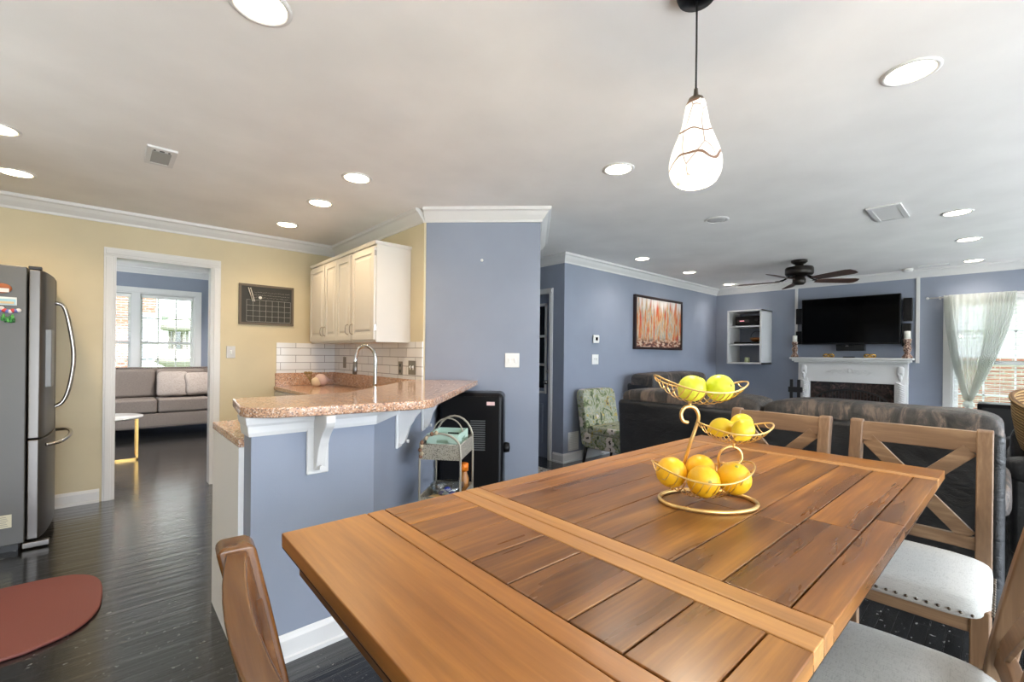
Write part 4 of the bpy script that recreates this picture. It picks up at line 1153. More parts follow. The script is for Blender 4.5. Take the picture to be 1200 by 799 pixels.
# ================================================================== WIRE CART
CARTM = mat('cream_metal', (.42, .39, .32), .45, .3)
KX, KY = 1.475, 2.17
t = thing('wire_cart', 'two tier cream wire storage cart with looped handles beside the bar', 'storage cart', (KX, KY, 0), pi / 4 - .08)
HX, HY = .155, .115
for sx in (-1, 1):
    arch = [(sx * HX, -HY, 0), (sx * HX, -HY, .70)] + [(sx * HX, -HY * math.cos(a), .745 + .14 * math.sin(a) * (1 if sx > 0 else .6)) for a in [pi * k / 12 for k in range(1, 12)]] + [(sx * HX, HY, .70), (sx * HX, HY, 0)]
    MB().tube(arch, .0062, 8).build('frame_loop', CARTM, t)
def tray(z, h, name):
    mb = MB().box(-HX + .004, HX - .004, -HY + .004, HY - .004, z, z + .006)
    for a, b, c, d in ((-HX, HX, -HY, -HY + .004), (-HX, HX, HY - .004, HY), (-HX, -HX + .004, -HY, HY), (HX - .004, HX, -HY, HY)): mb.box(a, b, c, d, z, z + h)
    mb.tube([(-HX, -HY, z + h), (HX, -HY, z + h), (HX, HY, z + h), (-HX, HY, z + h)], .005, 6, True)
    o = mb.build(name, mesh_m, t); return o
mesh_m = mat('perforated_cream', (.30, .28, .23), .5, .3)
vv = N(mesh_m, 'ShaderNodeTexVoronoi'); vv.inputs['Scale'].default_value = 140; L(mesh_m, coords(mesh_m), vv.inputs['Vector'])
L(mesh_m, ramp(mesh_m, vv.outputs[0], [(.2, (.05, .05, .045)), (.4, (.42, .39, .33))]), BS(mesh_m).inputs['Base Color'])
tray(.685, .085, 'upper_tray'); tray(.42, .06, 'lower_tray')
MB().box(-.006, .006, -HY - .02, -HY - .004, .0, .012).build('caster', BLACKM, t)
RK = Matrix.Translation((KX, KY, 0)) @ Matrix.Rotation(pi / 4 - .08, 4, 'Z')
def kloc(x, y, z): return tuple(RK @ Vector((x, y, z)))
MINT = mat('mint_plastic', (.50, .68, .60), .4)
t = thing('mint_basket', 'mint green plastic caddy with handle slots in the top tray of the wire cart', 'basket', kloc(.005, 0, .6915), pi / 4 - .08)
mb = MB()
bx_, by_, hh = .120, .088, .125
for sy in (-1, 1):   # long sides with slots
    y = sy * by_
    mb.box(-bx_, bx_, y - .003, y + .003, 0, .075).box(-bx_, bx_, y - .003, y + .003, .097, hh).box(-bx_, -.04, y - .003, y + .003, .075, .097).box(.04, bx_, y - .003, y + .003, .075, .097)
for sx in (-1, 1):
    x = sx * bx_
    mb.box(x - .003, x + .003, -by_, by_, 0, .075).box(x - .003, x + .003, -by_, by_, .097, hh).box(x - .003, x + .003, -by_, -.035, .075, .097).box(x - .003, x + .003, .035, by_, .075, .097)
mb.box(-bx_, bx_, -by_, by_, 0, .005).box(-.003, .003, -by_, by_, 0, .11)
mb.build('caddy_body', MINT, t)
MB().tube([(.0, -.088 * math.cos(a), .11 + .09 * math.sin(a)) for a in [pi * k / 14 for k in range(15)]], .004, 8).build('carry_handle', CARTM, t)
single(MB().lathe([(.03, 0), (.055, .01), (.085, .05), (.10, .085), (.096, .085), (.08, .05), (.05, .016), (0, .010)], kloc(.0, 0, .4265), 28), 'glass_bowl', BOWLG, 'clear glass bowl on the lower tray of the wire cart', 'bowl', kloc(.0, 0, .4265))
BC = [(.02, .05, .45), (.65, .68, .70), (.03, .08, .30), (.5, .5, .55), (.05, .20, .5)]
wrap_m = [mat('wrapper_%d' % k, c, .3) for k, c in enumerate([(.03, .06, .42), (.66, .68, .70), (.02, .20, .45)])]
rnd = random.Random(5)
for k in range(7):
    a = k * 2 * pi / 6; r_ = .034 if k < 6 else 0
    p = kloc(r_ * math.cos(a), r_ * math.sin(a), .462 + (.020 if k == 6 else 0))
    single(MB().blob(p, (.019, .014, .011), .7, .7, 12, M=None), 'wrapped_candy', wrap_m[k % 2], ('small blue wrapped sweet', 'small silver wrapped sweet')[k % 2] + ' in the glass bowl on the wire cart', 'candy', p, ('blue', 'silver')[k % 2] + ' wrapped sweets in the glass bowl')
p = kloc(.118, -.070, .4265)
t = thing('juice_bottle', 'small bottle with bright orange cap on the lower tray of the cart', 'bottle', p)
MB().lathe([(.026, 0), (.030, .01), (.030, .09), (.020, .12), (.018, .135)], n=18).build('bottle_body', mat('amber_plastic', (.45, .20, .06), .2), t)
MB().lathe([(.027, .135), (.027, .178), (.020, .182), (0, .182)], n=18).build('cap', mat('orange_cap', (.85, .22, .01), .4), t)
p = kloc(-.100, .050, .4275)
single(MB().blob((p[0], p[1], p[2] + .02), (.055, .035, .024), .8, .7, 18), 'snack_packet', mat('tan_packet', (.62, .40, .16), .4), 'tan snack packet at the front of the lower tray of the cart', 'packet', p)
p = kloc(-.17, .10, .74)
mb = MB()
for k, q in enumerate(((-.165, .020, .835), (-.163, .045, .828), (-.168, .075, .805), (-.170, .098, .78), (-.170, .100, .76), (-.170, .108, .74), (-.170, .098, .72), (-.168, .105, .705))):
    mb.blob(kloc(*q), (.011, .010, .013), 1, 1, 10, k % 2)
single(mb, 'dried_garland', [mat('dried_cream', (.45, .36, .24), .8), mat('dried_brown', (.20, .10, .06), .8)], 'small dried flower garland draped over the corner of the wire cart', 'garland', p)
# hall rug
RUGM = mat('patterned_rug', (.4, .4, .4), .95)
nn = noise(RUGM, coords(RUGM), 40, 3); L(RUGM, ramp(RUGM, nn.outputs[0], [(.4, (.10, .10, .10)), (.5, (.55, .53, .50)), (.6, (.25, .22, .20))]), BS(RUGM).inputs['Base Color'])
single(MB().box(3.00, 3.60, 2.95, 3.52, .001, .012), 'hall_rug', RUGM, 'small grey patterned rug on the floor at the hall entrance', 'rug', (3.3, 3.2, .001), bevel=.003)

# ================================================================== LIVING ROOM
# painting
def painting_material():
    m = mat('abstract_painting', (.6, .4, .3), .6)
    tc = N(m, 'ShaderNodeTexCoord'); sp = N(m, 'ShaderNodeSeparateXYZ'); L(m, tc.outputs['Object'], sp.inputs[0])
    mp = N(m, 'ShaderNodeMapping'); mp.inputs['Scale'].default_value = (8, 1, 1.3); L(m, tc.outputs['Object'], mp.inputs[0])
    n1 = noise(m, mp.outputs[0], 1.3, 4, .65)
    base = ramp(m, n1.outputs[0], [(.34, (.48, .035, .02)), (.41, (.56, .10, .04)), (.46, (.50, .22, .07)), (.50, (.58, .44, .30)), (.54, (.24, .30, .30)), (.59, (.58, .33, .10)), (.65, (.42, .04, .025))])
    mp3 = N(m, 'ShaderNodeMapping'); mp3.inputs['Scale'].default_value = (22, 1, .5); L(m, tc.outputs['Object'], mp3.inputs[0])
    n3 = noise(m, mp3.outputs[0], 1.0, 2, .5)
    mr = N(m, 'ShaderNodeMapRange'); mr.inputs[1].default_value = -.35; mr.inputs[2].default_value = .35; L(m, sp.outputs[2], mr.inputs[0])
    ad = N(m, 'ShaderNodeMath', operation='ADD'); L(m, mr.outputs[0], ad.inputs[0]); L(m, n3.outputs[0], ad.inputs[1])
    sky = ramp(m, ad.outputs[0], [(.0, (0, 0, 0)), (1.16 / 1.6, (0, 0, 0)), (1.26 / 1.6, (1, 1, 1))])
    dv = N(m, 'ShaderNodeMath', operation='DIVIDE'); dv.inputs[1].default_value = 1.6; L(m, ad.outputs[0], dv.inputs[0])
    sky = ramp(m, dv.outputs[0], [(.0, (0, 0, 0)), (.80, (0, 0, 0)), (.90, (1, 1, 1))])
    c = mixc(m, sky, base, (.72, .66, .62))
    bt = ramp(m, mr.outputs[0], [(.10, (1, 1, 1)), (.22, (0, 0, 0))])
    n4 = noise(m, coords(m, (9, 1, 22)), 1.4, 4)
    bc = ramp(m, n4.outputs[0], [(.40, (.05, .02, .02)), (.50, (.25, .08, .04)), (.58, (.55, .42, .32))])
    c = mixc(m, bt, c, bc)
    L(m, c, BS(m).inputs['Base Color'])
    return m
t = thing('framed_painting', 'abstract cityscape painting in red, orange and grey streaks with a dark frame', 'painting', (6.04, 3.442, 1.73))
hw, hh = .665, .378
MB().box(-hw + .03, hw - .03, -.028, -.02, -hh + .03, hh - .03).build('canvas', painting_material(), t)
mb = MB()
mb.ring(-hw, hw, -hh, hh, .034, -.045, 0)
mb.build('frame', mat('dark_red_black_frame', (.025, .012, .012), .35), t, bevel=.003)

# floral chair
t = thing('slipper_chair', 'armless accent chair in green and cream floral fabric against the painting wall', 'chair', (4.42, 3.0, 0))
def cush(p):
    return p
bk = MB()
n = 10; vs = []; fs = []
poly = [(.20, .0), (.52, .0), (.52, .0)]
# back: leaning slab with rounded top corners
out = []
for k in range(0, 9): a = pi / 2 * k / 8; out.append((.32 - .09 + .09 * math.sin(a), .86 - .09 + .09 * math.cos(a)))
out = [(-x, z) for x, z in out] [::-1] + out
out = [(-.32, .22)] + out + [(.32, .22)]
vs = []
for s_, yy in ((0, -.0), (1, .11)):
    for x, z in out: vs.append((x, .20 + yy + (z - .3) * .16, z))
k = len(out)
fs = [tuple(range(k)), tuple(range(2 * k - 1, k - 1, -1))] + [(i, k + i, k + (i + 1) % k, (i + 1) % k) for i in range(k)]
MB().add(vs, fs).build('backrest', FLORAL, t, bevel=.02, seg=3)
MB().box(-.32, .32, -.42, .25, .20, .36).build('seat_base', FLORAL, t, bevel=.015, seg=3)
MB().box(-.325, .325, -.43, .22, .355, .45).build('seat_cushion', FLORAL, t, bevel=.03, seg=4)
for x, y in ((-.27, -.37), (.27, -.37), (-.27, .27), (.27, .27)):
    MB().tube([(x, y, .21), (x, y + (.03 if y > 0 else 0), 0)], [.026, .016], 8).build('leg', mat('dark_leg', (.012, .009, .008), .4), t)

# sofas
def sofa(name, label, loc, rz, W, D, n, bt, ct, mats, arm_h=.62, top_in=.02, st=.46):
    """faces local +x, back at local x=0, width along y"""
    t = thing(name, label, 'sofa', loc, rz)
    body, cushm = mats
    aw = .20
    # leaning back panel
    vs = [(.06, 0, .05), (.42, 0, .05), (.34, 0, bt), (0, 0, bt), (.06, W, .05), (.42, W, .05), (.34, W, bt), (0, W, bt)]
    vs[3] = (0, -.0, bt); 
    MB().add(vs, [(0, 1, 2, 3), (7, 6, 5, 4), (0, 4, 5, 1), (1, 5, 6, 2), (2, 6, 7, 3), (3, 7, 4, 0)]).build('back_frame', body, t, bevel=.035, seg=4)
    MB().box(.10, D - .03, .05, W - .05, .06, .32).build('seat_frame', body, t, bevel=.02)
    for y0 in (0, W - aw):
        MB().box(.05, D, y0, y0 + aw, .04, arm_h - .06).build('armrest', body, t, bevel=.04, seg=4)
        MB().blob((D * .52 + .05, y0 + aw / 2, arm_h - .07), (D * .46, aw / 2 + .025, .085), .45, .35, 28).build('arm_pad', cushm, t)
    cw = (W - 2 * aw) / n; bw = W / n
    for k in range(n):
        y = aw + cw * (k + .5)
        MB().blob((.36 + (D - .36) / 2, y, st - .07), ((D - .34) / 2, cw / 2 - .003, .10), .35, .2, 32).build('seat_cushion', cushm, t)
        yb = bw * (k + .5)
        def wob(p, ph=k * 1.7):
            x, yy, z = p
            q = 1 + .04 * math.sin(yy * 9 + ph) * (1 if z > 0 else 0)
            return [x, yy, z * q]
        MB().blob((.225, yb, (ct + bt) / 2 - .075), (.175, bw / 2 - .004, (ct - bt) / 2 + .085), .42, .14, 44, fn=wob).build('back_cushion', cushm, t)
    return t
sofa('leather_sofa', 'large black leather sofa with its back to the dining table', (3.13, -.01, 0), 0, 2.16, .95, 2, .905, .995, (LEATHER, LEATHER_W))
sofa('leather_loveseat', 'dark leather loveseat against the painting wall behind the floral chair', (5.10, 3.36, 0), -pi / 2, 1.50, .95, 2, .90, 1.03, (LEATHER, LEATHER_W))
sofa('leather_loveseat', 'black leather loveseat at the right edge by the window', (5.55, -1.05, 0), pi / 2, 1.35, 1.02, 2, .84, .94, (LEATHER, LEATHER), arm_h=.64)
# things on the right loveseat
WK = mat('woven_wicker', (.42, .24, .09), .7)
wv = N(WK, 'ShaderNodeTexWave', wave_type='BANDS', bands_direction='Z'); wv.inputs['Scale'].default_value = 16; wv.inputs['Distortion'].default_value = 1.5
L(WK, coords(WK), wv.inputs['Vector']); L(WK, ramp(WK, wv.outputs['Fac'], [(.1, (.16, .08, .03)), (.6, (.50, .31, .13))]), BS(WK).inputs['Base Color']); bump(WK, wv.outputs['Fac'], .8, .01)
t = thing('wicker_basket', 'tipped woven wicker basket at the right edge on the leather loveseat', 'basket', (4.33, -.19, .69)); t.rotation_euler = (0.2, -.30, 0)
MB().lathe([(.12, 0), (.15, .06), (.20, .20), (.23, .32), (.22, .32), (.19, .20), (.14, .06), (0, .02)], n=32).build('basket_body', WK, t)
MB().tube([(.225 * math.cos(a), .225 * math.sin(a), .32) for a in [2 * pi * k / 28 for k in range(28)]], .014, 8, True).build('rim', WK, t)
SILV = linen('silver_grey_fabric', (.20, .205, .21), 150)
single(MB().blob((4.57, -.19, .665), (.10, .16, .17), .55, .45, 24), 'throw_pillow', LEATHER, 'black throw pillow on the loveseat beside the wicker basket', 'pillow', (4.57, -.19, .495))
single(MB().blob((4.83, -.15, .585), (.14, .13, .09), .7, .6, 22), 'folded_blanket', SILV, 'silver grey blanket bundle on the loveseat seat', 'blanket', (4.83, -.15, .495))
t = thing('floor_speaker', 'small black speaker box standing by the window behind the leather sofa', 'speaker', (6.35, .02, 0))
MB().box(-.14, .14, -.15, .15, .05, .84).build('cabinet', BLACK, t, bevel=.01)
MB().box(-.145, -.14, -.12, .12, .10, .80).build('grille_cloth', mat('speaker_cloth', (.02, .02, .02), .9), t)
MB().box(-.15, .15, -.16, .16, 0, .05).build('plinth', BLACKM, t, bevel=.005)

# small white box in the far corner on a side table
t = thing('corner_side_table', 'dark side table in the far corner below the wall shelf', 'side table', (7.72, 3.18, 0))
MB().box(-.2, .2, -.2, .2, .62, .66).build('table_top', mat('dark_wood', (.03, .018, .012), .4), t, bevel=.004)
for x in (-.17, .17):
    for y in (-.17, .17): MB().box(x - .018, x + .018, y - .018, y + .018, 0, .62).build('leg', BLACKM, t)
t = thing('white_speaker', 'small pale grey box speaker in the far corner of the living room', 'speaker', (7.70, 3.22, .66))
MB().box(-.07, .07, -.085, .085, 0, .20).build('housing', mat('pale_grey_plastic', (.55, .56, .58), .4), t, bevel=.012, seg=3)
MB().box(-.074, -.069, -.06, .06, .03, .17).build('grille', mat('pale_mesh', (.40, .41, .43), .7), t)

# wall shelf
t = thing('wall_shelf', 'white open wall shelf box with three compartments on the television wall', 'shelf', (7.80, 2.79, 1.145))
sx0, sx1, sy0, sy1 = 7.56, 8.03, 2.545, 3.065
W_ = .025
mb = MB().box(sx0, sx1, sy0, sy0 + W_, 1.145, 2.01).box(sx0, sx1, sy1 - W_, sy1, 1.145, 2.01).box(sx0, sx1, sy0, sy1, 1.985, 2.01).box(sx0, sx1, sy0, sy1, 1.145, 1.17)
mb.build('carcass', TRIM, t, t, bevel=.002)
for z in (1.445, 1.735): MB().box(sx0 + .004, sx1 - .005, sy0 + W_, sy1 - W_, z, z + .022).build('shelf_board', TRIM, t, t)
t = thing('stereo_receiver', 'black stereo receiver in the top compartment of the wall shelf', 'stereo', (7.78, 2.76, 1.758))
MB().box(-.16, .16, -.175, .200, .008, .155).build('case', BLACK, t, bevel=.004)
MB().box(-.163, -.16, -.02, .17, .05, .10).build('display', mat('display_grey', (.03, .03, .035), .15), t)
MB().tube([(-.16, -.12, .09), (-.178, -.12, .09)], .022, 16).build('volume_knob', BLACKM, t)
MB().box(-.1645, -.163, .06, .13, .075, .083).build('lit_readout', emis('display_glow', (.8, .3, .35), 1.0), t)
single(MB().box(7.62, 7.90, 2.585, 2.98, 1.468, 1.495), 'disc_player', BLACK, 'flat black disc player in the middle compartment of the wall shelf', 'disc player', (7.76, 2.78, 1.468), bevel=.003)
t = thing('copper_basket', 'copper coloured bowl with a handle on top of the disc player', 'bowl', (7.76, 2.68, 1.495))
COP = mat('copper', (.42, .17, .06), .3, .9)
MB().lathe([(.03, 0), (.07, .015), (.10, .05), (.095, .075), (.088, .075), (.09, .05), (.06, .02), (0, .012)], n=24).build('bowl', COP, t)
MB().tube([(0, .09 * math.cos(a), .07 + .11 * math.sin(a)) for a in [pi * k / 12 for k in range(13)]], .004, 6).build('handle', BLACKM, t)
t = thing('jar_candle', 'small pale green jar candle in the bottom compartment of the wall shelf', 'candle', (7.70, 2.80, 1.17))
MB().lathe([(.035, 0), (.038, .01), (.036, .08), (.030, .08), (.030, .075), (0, .075)], n=20).build('jar', mat('pale_green_wax', (.52, .58, .34), .3), t)
MB().tube([(0, 0, .075), (0, 0, .09)], .002, 5).build('wick', BLACKM, t)

# television
TVY0, TVY1 = .932, 2.080
t = thing('television', 'large black flat television mounted above the white mantel', 'television', (7.90, 1.51, 1.46))
MB().box(7.86, 7.93, TVY0, TVY1, 1.455, 2.135).build('bezel', BLACK, t, t, bevel=.006)
MB().box(7.856, 7.861, TVY0 + .014, TVY1 - .014, 1.475, 2.120).build('screen', SCREEN, t, t)
MB().box(7.93, 8.03, 1.30, 1.72, 1.62, 1.95).build('wall_mount', BLACKM, t, t)
t = thing('soundbar_speaker', 'black center speaker box below the television', 'speaker', (7.93, 1.485, 1.36))
MB().box(7.885, 8.03, 1.318, 1.648, 1.362, 1.452).build('case', BLACK, t, t, bevel=.004)
MB().box(7.882, 7.886, 1.33, 1.636, 1.372, 1.442).build('grille_cloth', mat('black_cloth', (.008, .008, .008), .9), t, t)
MB().box(7.8805, 7.883, 1.50, 1.535, 1.430, 1.436).build('badge', mat('badge_silver', (.5, .5, .5), .3), t, t)
for y, z, h, lab in ((.868, 1.76, .31, 'upper black satellite speaker on the right of the television'), (.880, 1.42, .31, 'lower black satellite speaker on the right of the television'),
                     (2.128, 1.77, .24, 'upper black satellite speaker on the left of the television'), (2.128, 1.46, .20, 'lower black satellite speaker on the left of the television')):
    t = thing('satellite_speaker', lab, 'speaker', (7.96, y, z), group='slim speakers beside the television')
    MB().box(-.045, .045, -.045, .045, 0, h).build('case', BLACK, t, bevel=.004)
    MB().box(.045, .07, -.02, .02, h / 2 - .02, h / 2 + .02).build('bracket', NICKEL, t)

# mantel
MW = paint('mantel_white', (.76, .76, .75), .45, .03)
t = thing('fireplace_mantel', 'white carved fireplace mantel with twisted side columns', 'fireplace', (7.95, 1.49, 0))
sh = MB().box(7.80, 8.03, .80, 2.225, 1.235, 1.262).box(7.825, 8.03, .825, 2.20, 1.205, 1.235).box(7.85, 8.03, .850, 2.175, 1.185, 1.205)
sh.build('mantel_shelf', MW, t, t, bevel=.006)
MB().box(7.905, 8.03, .86, 2.13, .905, 1.185).build('frieze', MW, t, t, bevel=.003)
for y0, y1 in ((.862, .995), (1.985, 2.118)):
    yc = (y0 + y1) / 2
    pl = MB().box(7.90, 8.03, y0, y1, 0, .905).box(7.885, 8.03, y0 - .01, y1 + .01, 0, .14).build('pilaster', MW, t, t, bevel=.004)
    mb = MB()
    for k in range(26):
        z = .16 + k * .029
        mb.tube([(7.885, y0 + .022, z), (7.872, yc, z + .022), (7.885, y1 - .022, z + .044)], [.006, .011, .006], 6)
    mb.box(7.885, 7.91, y0 + .02, y1 - .02, .15, .95)
    mb.build('twisted_column', MW, pl, t)
    mb = MB().blob((7.882, yc, 1.10), (.022, .040, .05), .8, .8, 16).blob((7.880, yc - .022, 1.06), (.016, .016, .05), 1, 1, 12).blob((7.880, yc + .022, 1.06), (.016, .016, .05), 1, 1, 12).blob((7.878, yc, 1.00), (.018, .022, .045), 1, 1, 12).blob((7.882, yc, .97), (.012, .012, .03), 1, 1, 10)
    mb.build('carved_corbel', MW, pl, t)
mb = MB()
for s_ in (-1, 1):
    pts = [(7.902, 1.49 + s_ * (.03 + .26 * k / 30), 1.035 + .030 * math.sin(k * .55) + .03 * (1 - k / 30)) for k in range(31)]
    mb.tube(pts, [.009 * (1 - k / 40) for k in range(31)], 6)
    for q in range(5):
        y = 1.49 + s_ * (.05 + .045 * q); z = 1.05 + .02 * (q % 2)
        mb.tube([(7.902, y + s_ * .022 * math.cos(a) * (1 - a / 9), z + .022 * math.sin(a) * (1 - a / 9)) for a in [k * .5 for k in range(14)]], .0055, 6)
mb.blob((7.90, 1.49, 1.075), (.014, .03, .035), 1, 1, 14)
mb.build('carved_scroll', MW, t, t)
MARB = mat('brown_marble', (.05, .035, .03), .15)
n1 = noise(MARB, coords(MARB), 9, 5, .7, 1.5); L(MARB, ramp(MARB, n1.outputs[0], [(.4, (.020, .017, .016)), (.55, (.06, .042, .036)), (.66, (.16, .09, .075))]), BS(MARB).inputs['Base Color'])
mb = MB()
for k in range(4): mb.box(7.962, 7.985, .998 + k * .2465, .998 + (k + 1) * .2465 - .004, .66, .903)
mb.box(7.962, 7.985, .998, 1.16, .0, .655).box(7.962, 7.985, 1.82, 1.983, .0, .655)
mb.build('tile_surround', MARB, t, t)
MB().box(7.985, 8.03, .998, 1.983, .0, .903).build('firebox', mat('soot_black', (.006, .006, .006), .8), t, t)
t = thing('fireplace_screen', 'arched black metal fireplace screen in front of the hearth', 'fireplace screen', (7.90, 1.49, 0))
mb = MB()
arch = [(7.93, 1.49 + .44 * math.cos(a), .60 + .20 * math.sin(a)) for a in [pi * k / 20 for k in range(21)]]
mb.tube([(7.93, 1.93, 0)] + arch + [(7.93, 1.05, 0)], .009, 6); mb.tube([(7.93, 1.15, 0), (7.93, 1.15, .73)], .007, 6).tube([(7.93, 1.83, 0), (7.93, 1.83, .73)], .007, 6)
mb.build('frame', BLACKM, t, t)
mb = MB()
for k in range(24):
    y = 1.07 + .84 * k / 23; z = .60 + .20 * math.sqrt(max(0, 1 - ((y - 1.49) / .44) ** 2))
    mb.tube([(7.93, y, .02), (7.93, y, z)], .0025, 4)
mb.build('mesh_bars', BLACKM, t, t)
t = thing('fireplace_tool_stand', 'black iron rack standing left of the fireplace', 'fireplace tools', (7.62, 2.09, 0))
mb = MB().box(-.05, .05, -.09, .09, 0, .03).box(-.02, .02, -.09, .09, .74, .82)
for y in (-.045, .05): mb.box(-.015, .015, y - .02, y + .02, .03, .93)
mb.build('rack', BLACKM, t, bevel=.003)
# candlesticks
CARV = mat('carved_bronze_wood', (.15, .07, .05), .5)
vv = N(CARV, 'ShaderNodeTexVoronoi'); vv.inputs['Scale'].default_value = 55; L(CARV, coords(CARV), vv.inputs['Vector']); L(CARV, ramp(CARV, vv.outputs[0], [(.25, (.06, .025, .02)), (.55, (.30, .17, .12)), (.75, (.50, .38, .30))]), BS(CARV).inputs['Base Color']); bump(CARV, vv.outputs[0], .8, .01)
def candlestick(y, lab, h, hc, w=1):
    t = thing('candlestick', lab, 'candlestick', (7.865, y, 1.262), group='carved candlesticks on the mantel')
    pr = [(.055, 0), (.058, .02), (.040, .045), (.028, .075), (.040, .10), (.046, .135), (.034, .165), (.026, .19), (.040, h - .045), (.044, h - .015), (.048, h), (0, h)]
    MB().lathe([(a * w, b) for a, b in pr], n=20).build('holder', CARV, t)
    MB().lathe([(.034 * w, h), (.034 * w, h + hc), (.028 * w, h + hc + .002), (0, h + hc - .004)], n=20).build('candle', mat('white_wax', (.80, .78, .72), .5), t)
candlestick(2.170, 'carved candlestick with white candle at the left end of the mantel', .235, .095, .9)
candlestick(.862, 'carved candlestick with thicker white candle at the right end of the mantel', .255, .105, 1.0)
def knot(y, lab):
    t = []
    for k in range(60):
        a = 2 * pi * k / 60
        t.append((7.88 + .030 * math.sin(2 * a) * .9, y + .048 * math.cos(3 * a / 1.0) * .4 + .042 * math.cos(a), 1.292 + .018 * math.sin(3 * a)))
    single(MB().tube(t, .012, 8, True), 'gold_knot', GOLD, lab, 'ornament', (7.88, y, 1.262), 'gold knot ornaments on the mantel')
knot(1.735, 'gold knot ornament left of the remote on the mantel'); knot(1.255, 'gold knot ornament right of the remote on the mantel')
single(MB().box(7.85, 7.90, 1.42, 1.56, 1.262, 1.278), 'remote_control', BLACK, 'black remote control in the middle of the mantel', 'remote control', (7.87, 1.49, 1.262), bevel=.004)

# ceiling fan
FCX, FCY = 6.23, 1.68
t = thing('ceiling_fan', 'dark bronze five blade ceiling fan hugging the living room ceiling', 'ceiling fan', (FCX, FCY, CH))
BRZ = mat('oil_bronze', (.018, .014, .012), .35, .5)
MB().lathe([(.085, 0), (.085, -.025), (.06, -.045), (.045, -.05), (.045, -.08)], n=28).build('ceiling_canopy', BRZ, t)
MB().lathe([(.05, -.075), (.14, -.085), (.150, -.10), (.150, -.165), (.135, -.185), (.06, -.195), (.055, -.205)], n=32).build('motor_housing', BRZ, t)
MB().lathe([(.055, -.20), (.07, -.235), (.068, -.275), (.05, -.295), (0, -.298)], n=24).build('switch_housing', BRZ, t)
BLADE = wood('walnut_blade', [(.025, .010, .007), (.065, .025, .015), (.11, .045, .028)], 0, rough=.35, island=False, knots=False)
for k, (tx, ty) in enumerate([(6.254, 2.364), (5.616, 1.981), (7.0, 2.0), (6.985, 1.182), (5.9, 1.062)]):
    pass
for k in range(5):
    a = math.radians(99 + 72 * k)
    br_ = MB().tube([(.10, 0, -.19), (.16, 0, -.225), (.20, 0, -.235)], .010, 8).box(.17, .25, -.03, .03, -.242, -.236)
    M_ = Matrix.Rotation(a, 4, 'Z')
    for i, p in enumerate(br_.v): br_.v[i] = M_ @ p
    q = br_.build('blade_arm', BRZ, t)
    out = [(.20, -.045), (.30, -.060), (.62, -.072), (.67, -.055), (.685, 0), (.67, .055), (.62, .072), (.30, .060), (.20, .045)]
    mb = MB().prism(out, -.003, .003)
    Mb = M_ @ Matrix.Translation((0, 0, -.246)) @ Matrix.Rotation(math.radians(-13), 4, 'X')
    bl = mb.build('blade', BLADE, q, bevel=.001)
    bl.matrix_local = Mb

# curtain, rod, blinds
t = thing('curtain_rod', 'thin white curtain rod above the living room window', 'curtain rod', (7.93, .68, 2.045))
MB().tube([(7.93, .665, 2.045), (7.93, -1.45, 2.045)], .008, 10).build('rod', TRIM, t, t)
MB().blob((7.93, .675, 2.045), (.016, .016, .016), 1, 1, 14).build('finial', TRIM, t, t)
for y in (.56, -1.38): MB().box(7.93, 8.03, y - .008, y + .008, 2.03, 2.06).build('rod_bracket', TRIM, t, t)
SHEER = bpy.data.materials.new('sheer_fabric'); SHEER.use_nodes = True
nt = SHEER.node_tree; nt.nodes.remove(nt.nodes['Principled BSDF'])
dif = N(SHEER, 'ShaderNodeBsdfDiffuse'); dif.inputs[0].default_value = (.72, .74, .71, 1)
trl = N(SHEER, 'ShaderNodeBsdfTranslucent'); trl.inputs[0].default_value = (.71, .73, .69, 1)
trp = N(SHEER, 'ShaderNodeBsdfTransparent')
m1 = N(SHEER, 'ShaderNodeMixShader'); m1.inputs[0].default_value = .5; L(SHEER, dif.outputs[0], m1.inputs[1]); L(SHEER, trl.outputs[0], m1.inputs[2])
m2 = N(SHEER, 'ShaderNodeMixShader'); m2.inputs[0].default_value = .32; L(SHEER, m1.outputs[0], m2.inputs[1]); L(SHEER, trp.outputs[0], m2.inputs[2])
L(SHEER, m2.outputs[0], nt.nodes['Material Output'].inputs['Surface'])
def tied(y_top0, y_top1, ytie, ztie, x, mirror=1):
    """gathered panel from the rod down to a knot, then a short tail"""
    nu, nv = 70, 40; vs = []; fs = []
    for j in range(nv + 1):
        v = j / nv; z = 2.055 + (ztie - 2.055) * v
        kl = v ** 1.9; kr = v ** 1.55
        yl = y_top0 + (ytie + .02 - y_top0) * kl; yr = y_top1 + (ytie - .03 - y_top1) * kr
        for i in range(nu + 1):
            u = i / nu
            amp = .010 + .012 * math.sin(v * 3)
            vs.append((x + amp * math.sin(u * 2 * pi * 10 + v * 2) - .03 * math.sin(u * pi) * v, yl + (yr - yl) * u, z))
    for j in range(nv):
        for i in range(nu): o = j * (nu + 1) + i; fs.append((o, o + 1, o + nu + 2, o + nu + 1))
    return MB().add(vs, fs, smooth=True)
t = thing('sheer_curtain', 'pale green sheer curtain panel gathered into a knot over the window blinds', 'curtain', (7.92, .3, .6))
tied(.52, -.10, .29, .74, 7.915).build('panel', SHEER, t, t)
tied(.52, .44, .315, .75, 7.895).build('gathered_fold', SHEER, t, t)
tied(.14, -.10, .285, .745, 7.890).build('gathered_fold', SHEER, t, t)
vs = []; fs = []
for i in range(71):
    u = i / 70; y = .52 - .62 * u; xx = 7.905 + .012 * math.sin(u * 2 * pi * 10)
    vs += [(xx, y, 1.93), (xx, y, 2.07)]
for i in range(70): fs.append((2 * i, 2 * i + 1, 2 * i + 3, 2 * i + 2))
MB().add(vs, fs, smooth=True).build('header_band', SHEER, t, t)
mb = MB().blob((7.91, .29, .70), (.045, .055, .050), .9, .9, 18).blob((7.905, .285, .655), (.04, .035, .05), 1, 1, 14)
mb.build('knot', SHEER, t, t)
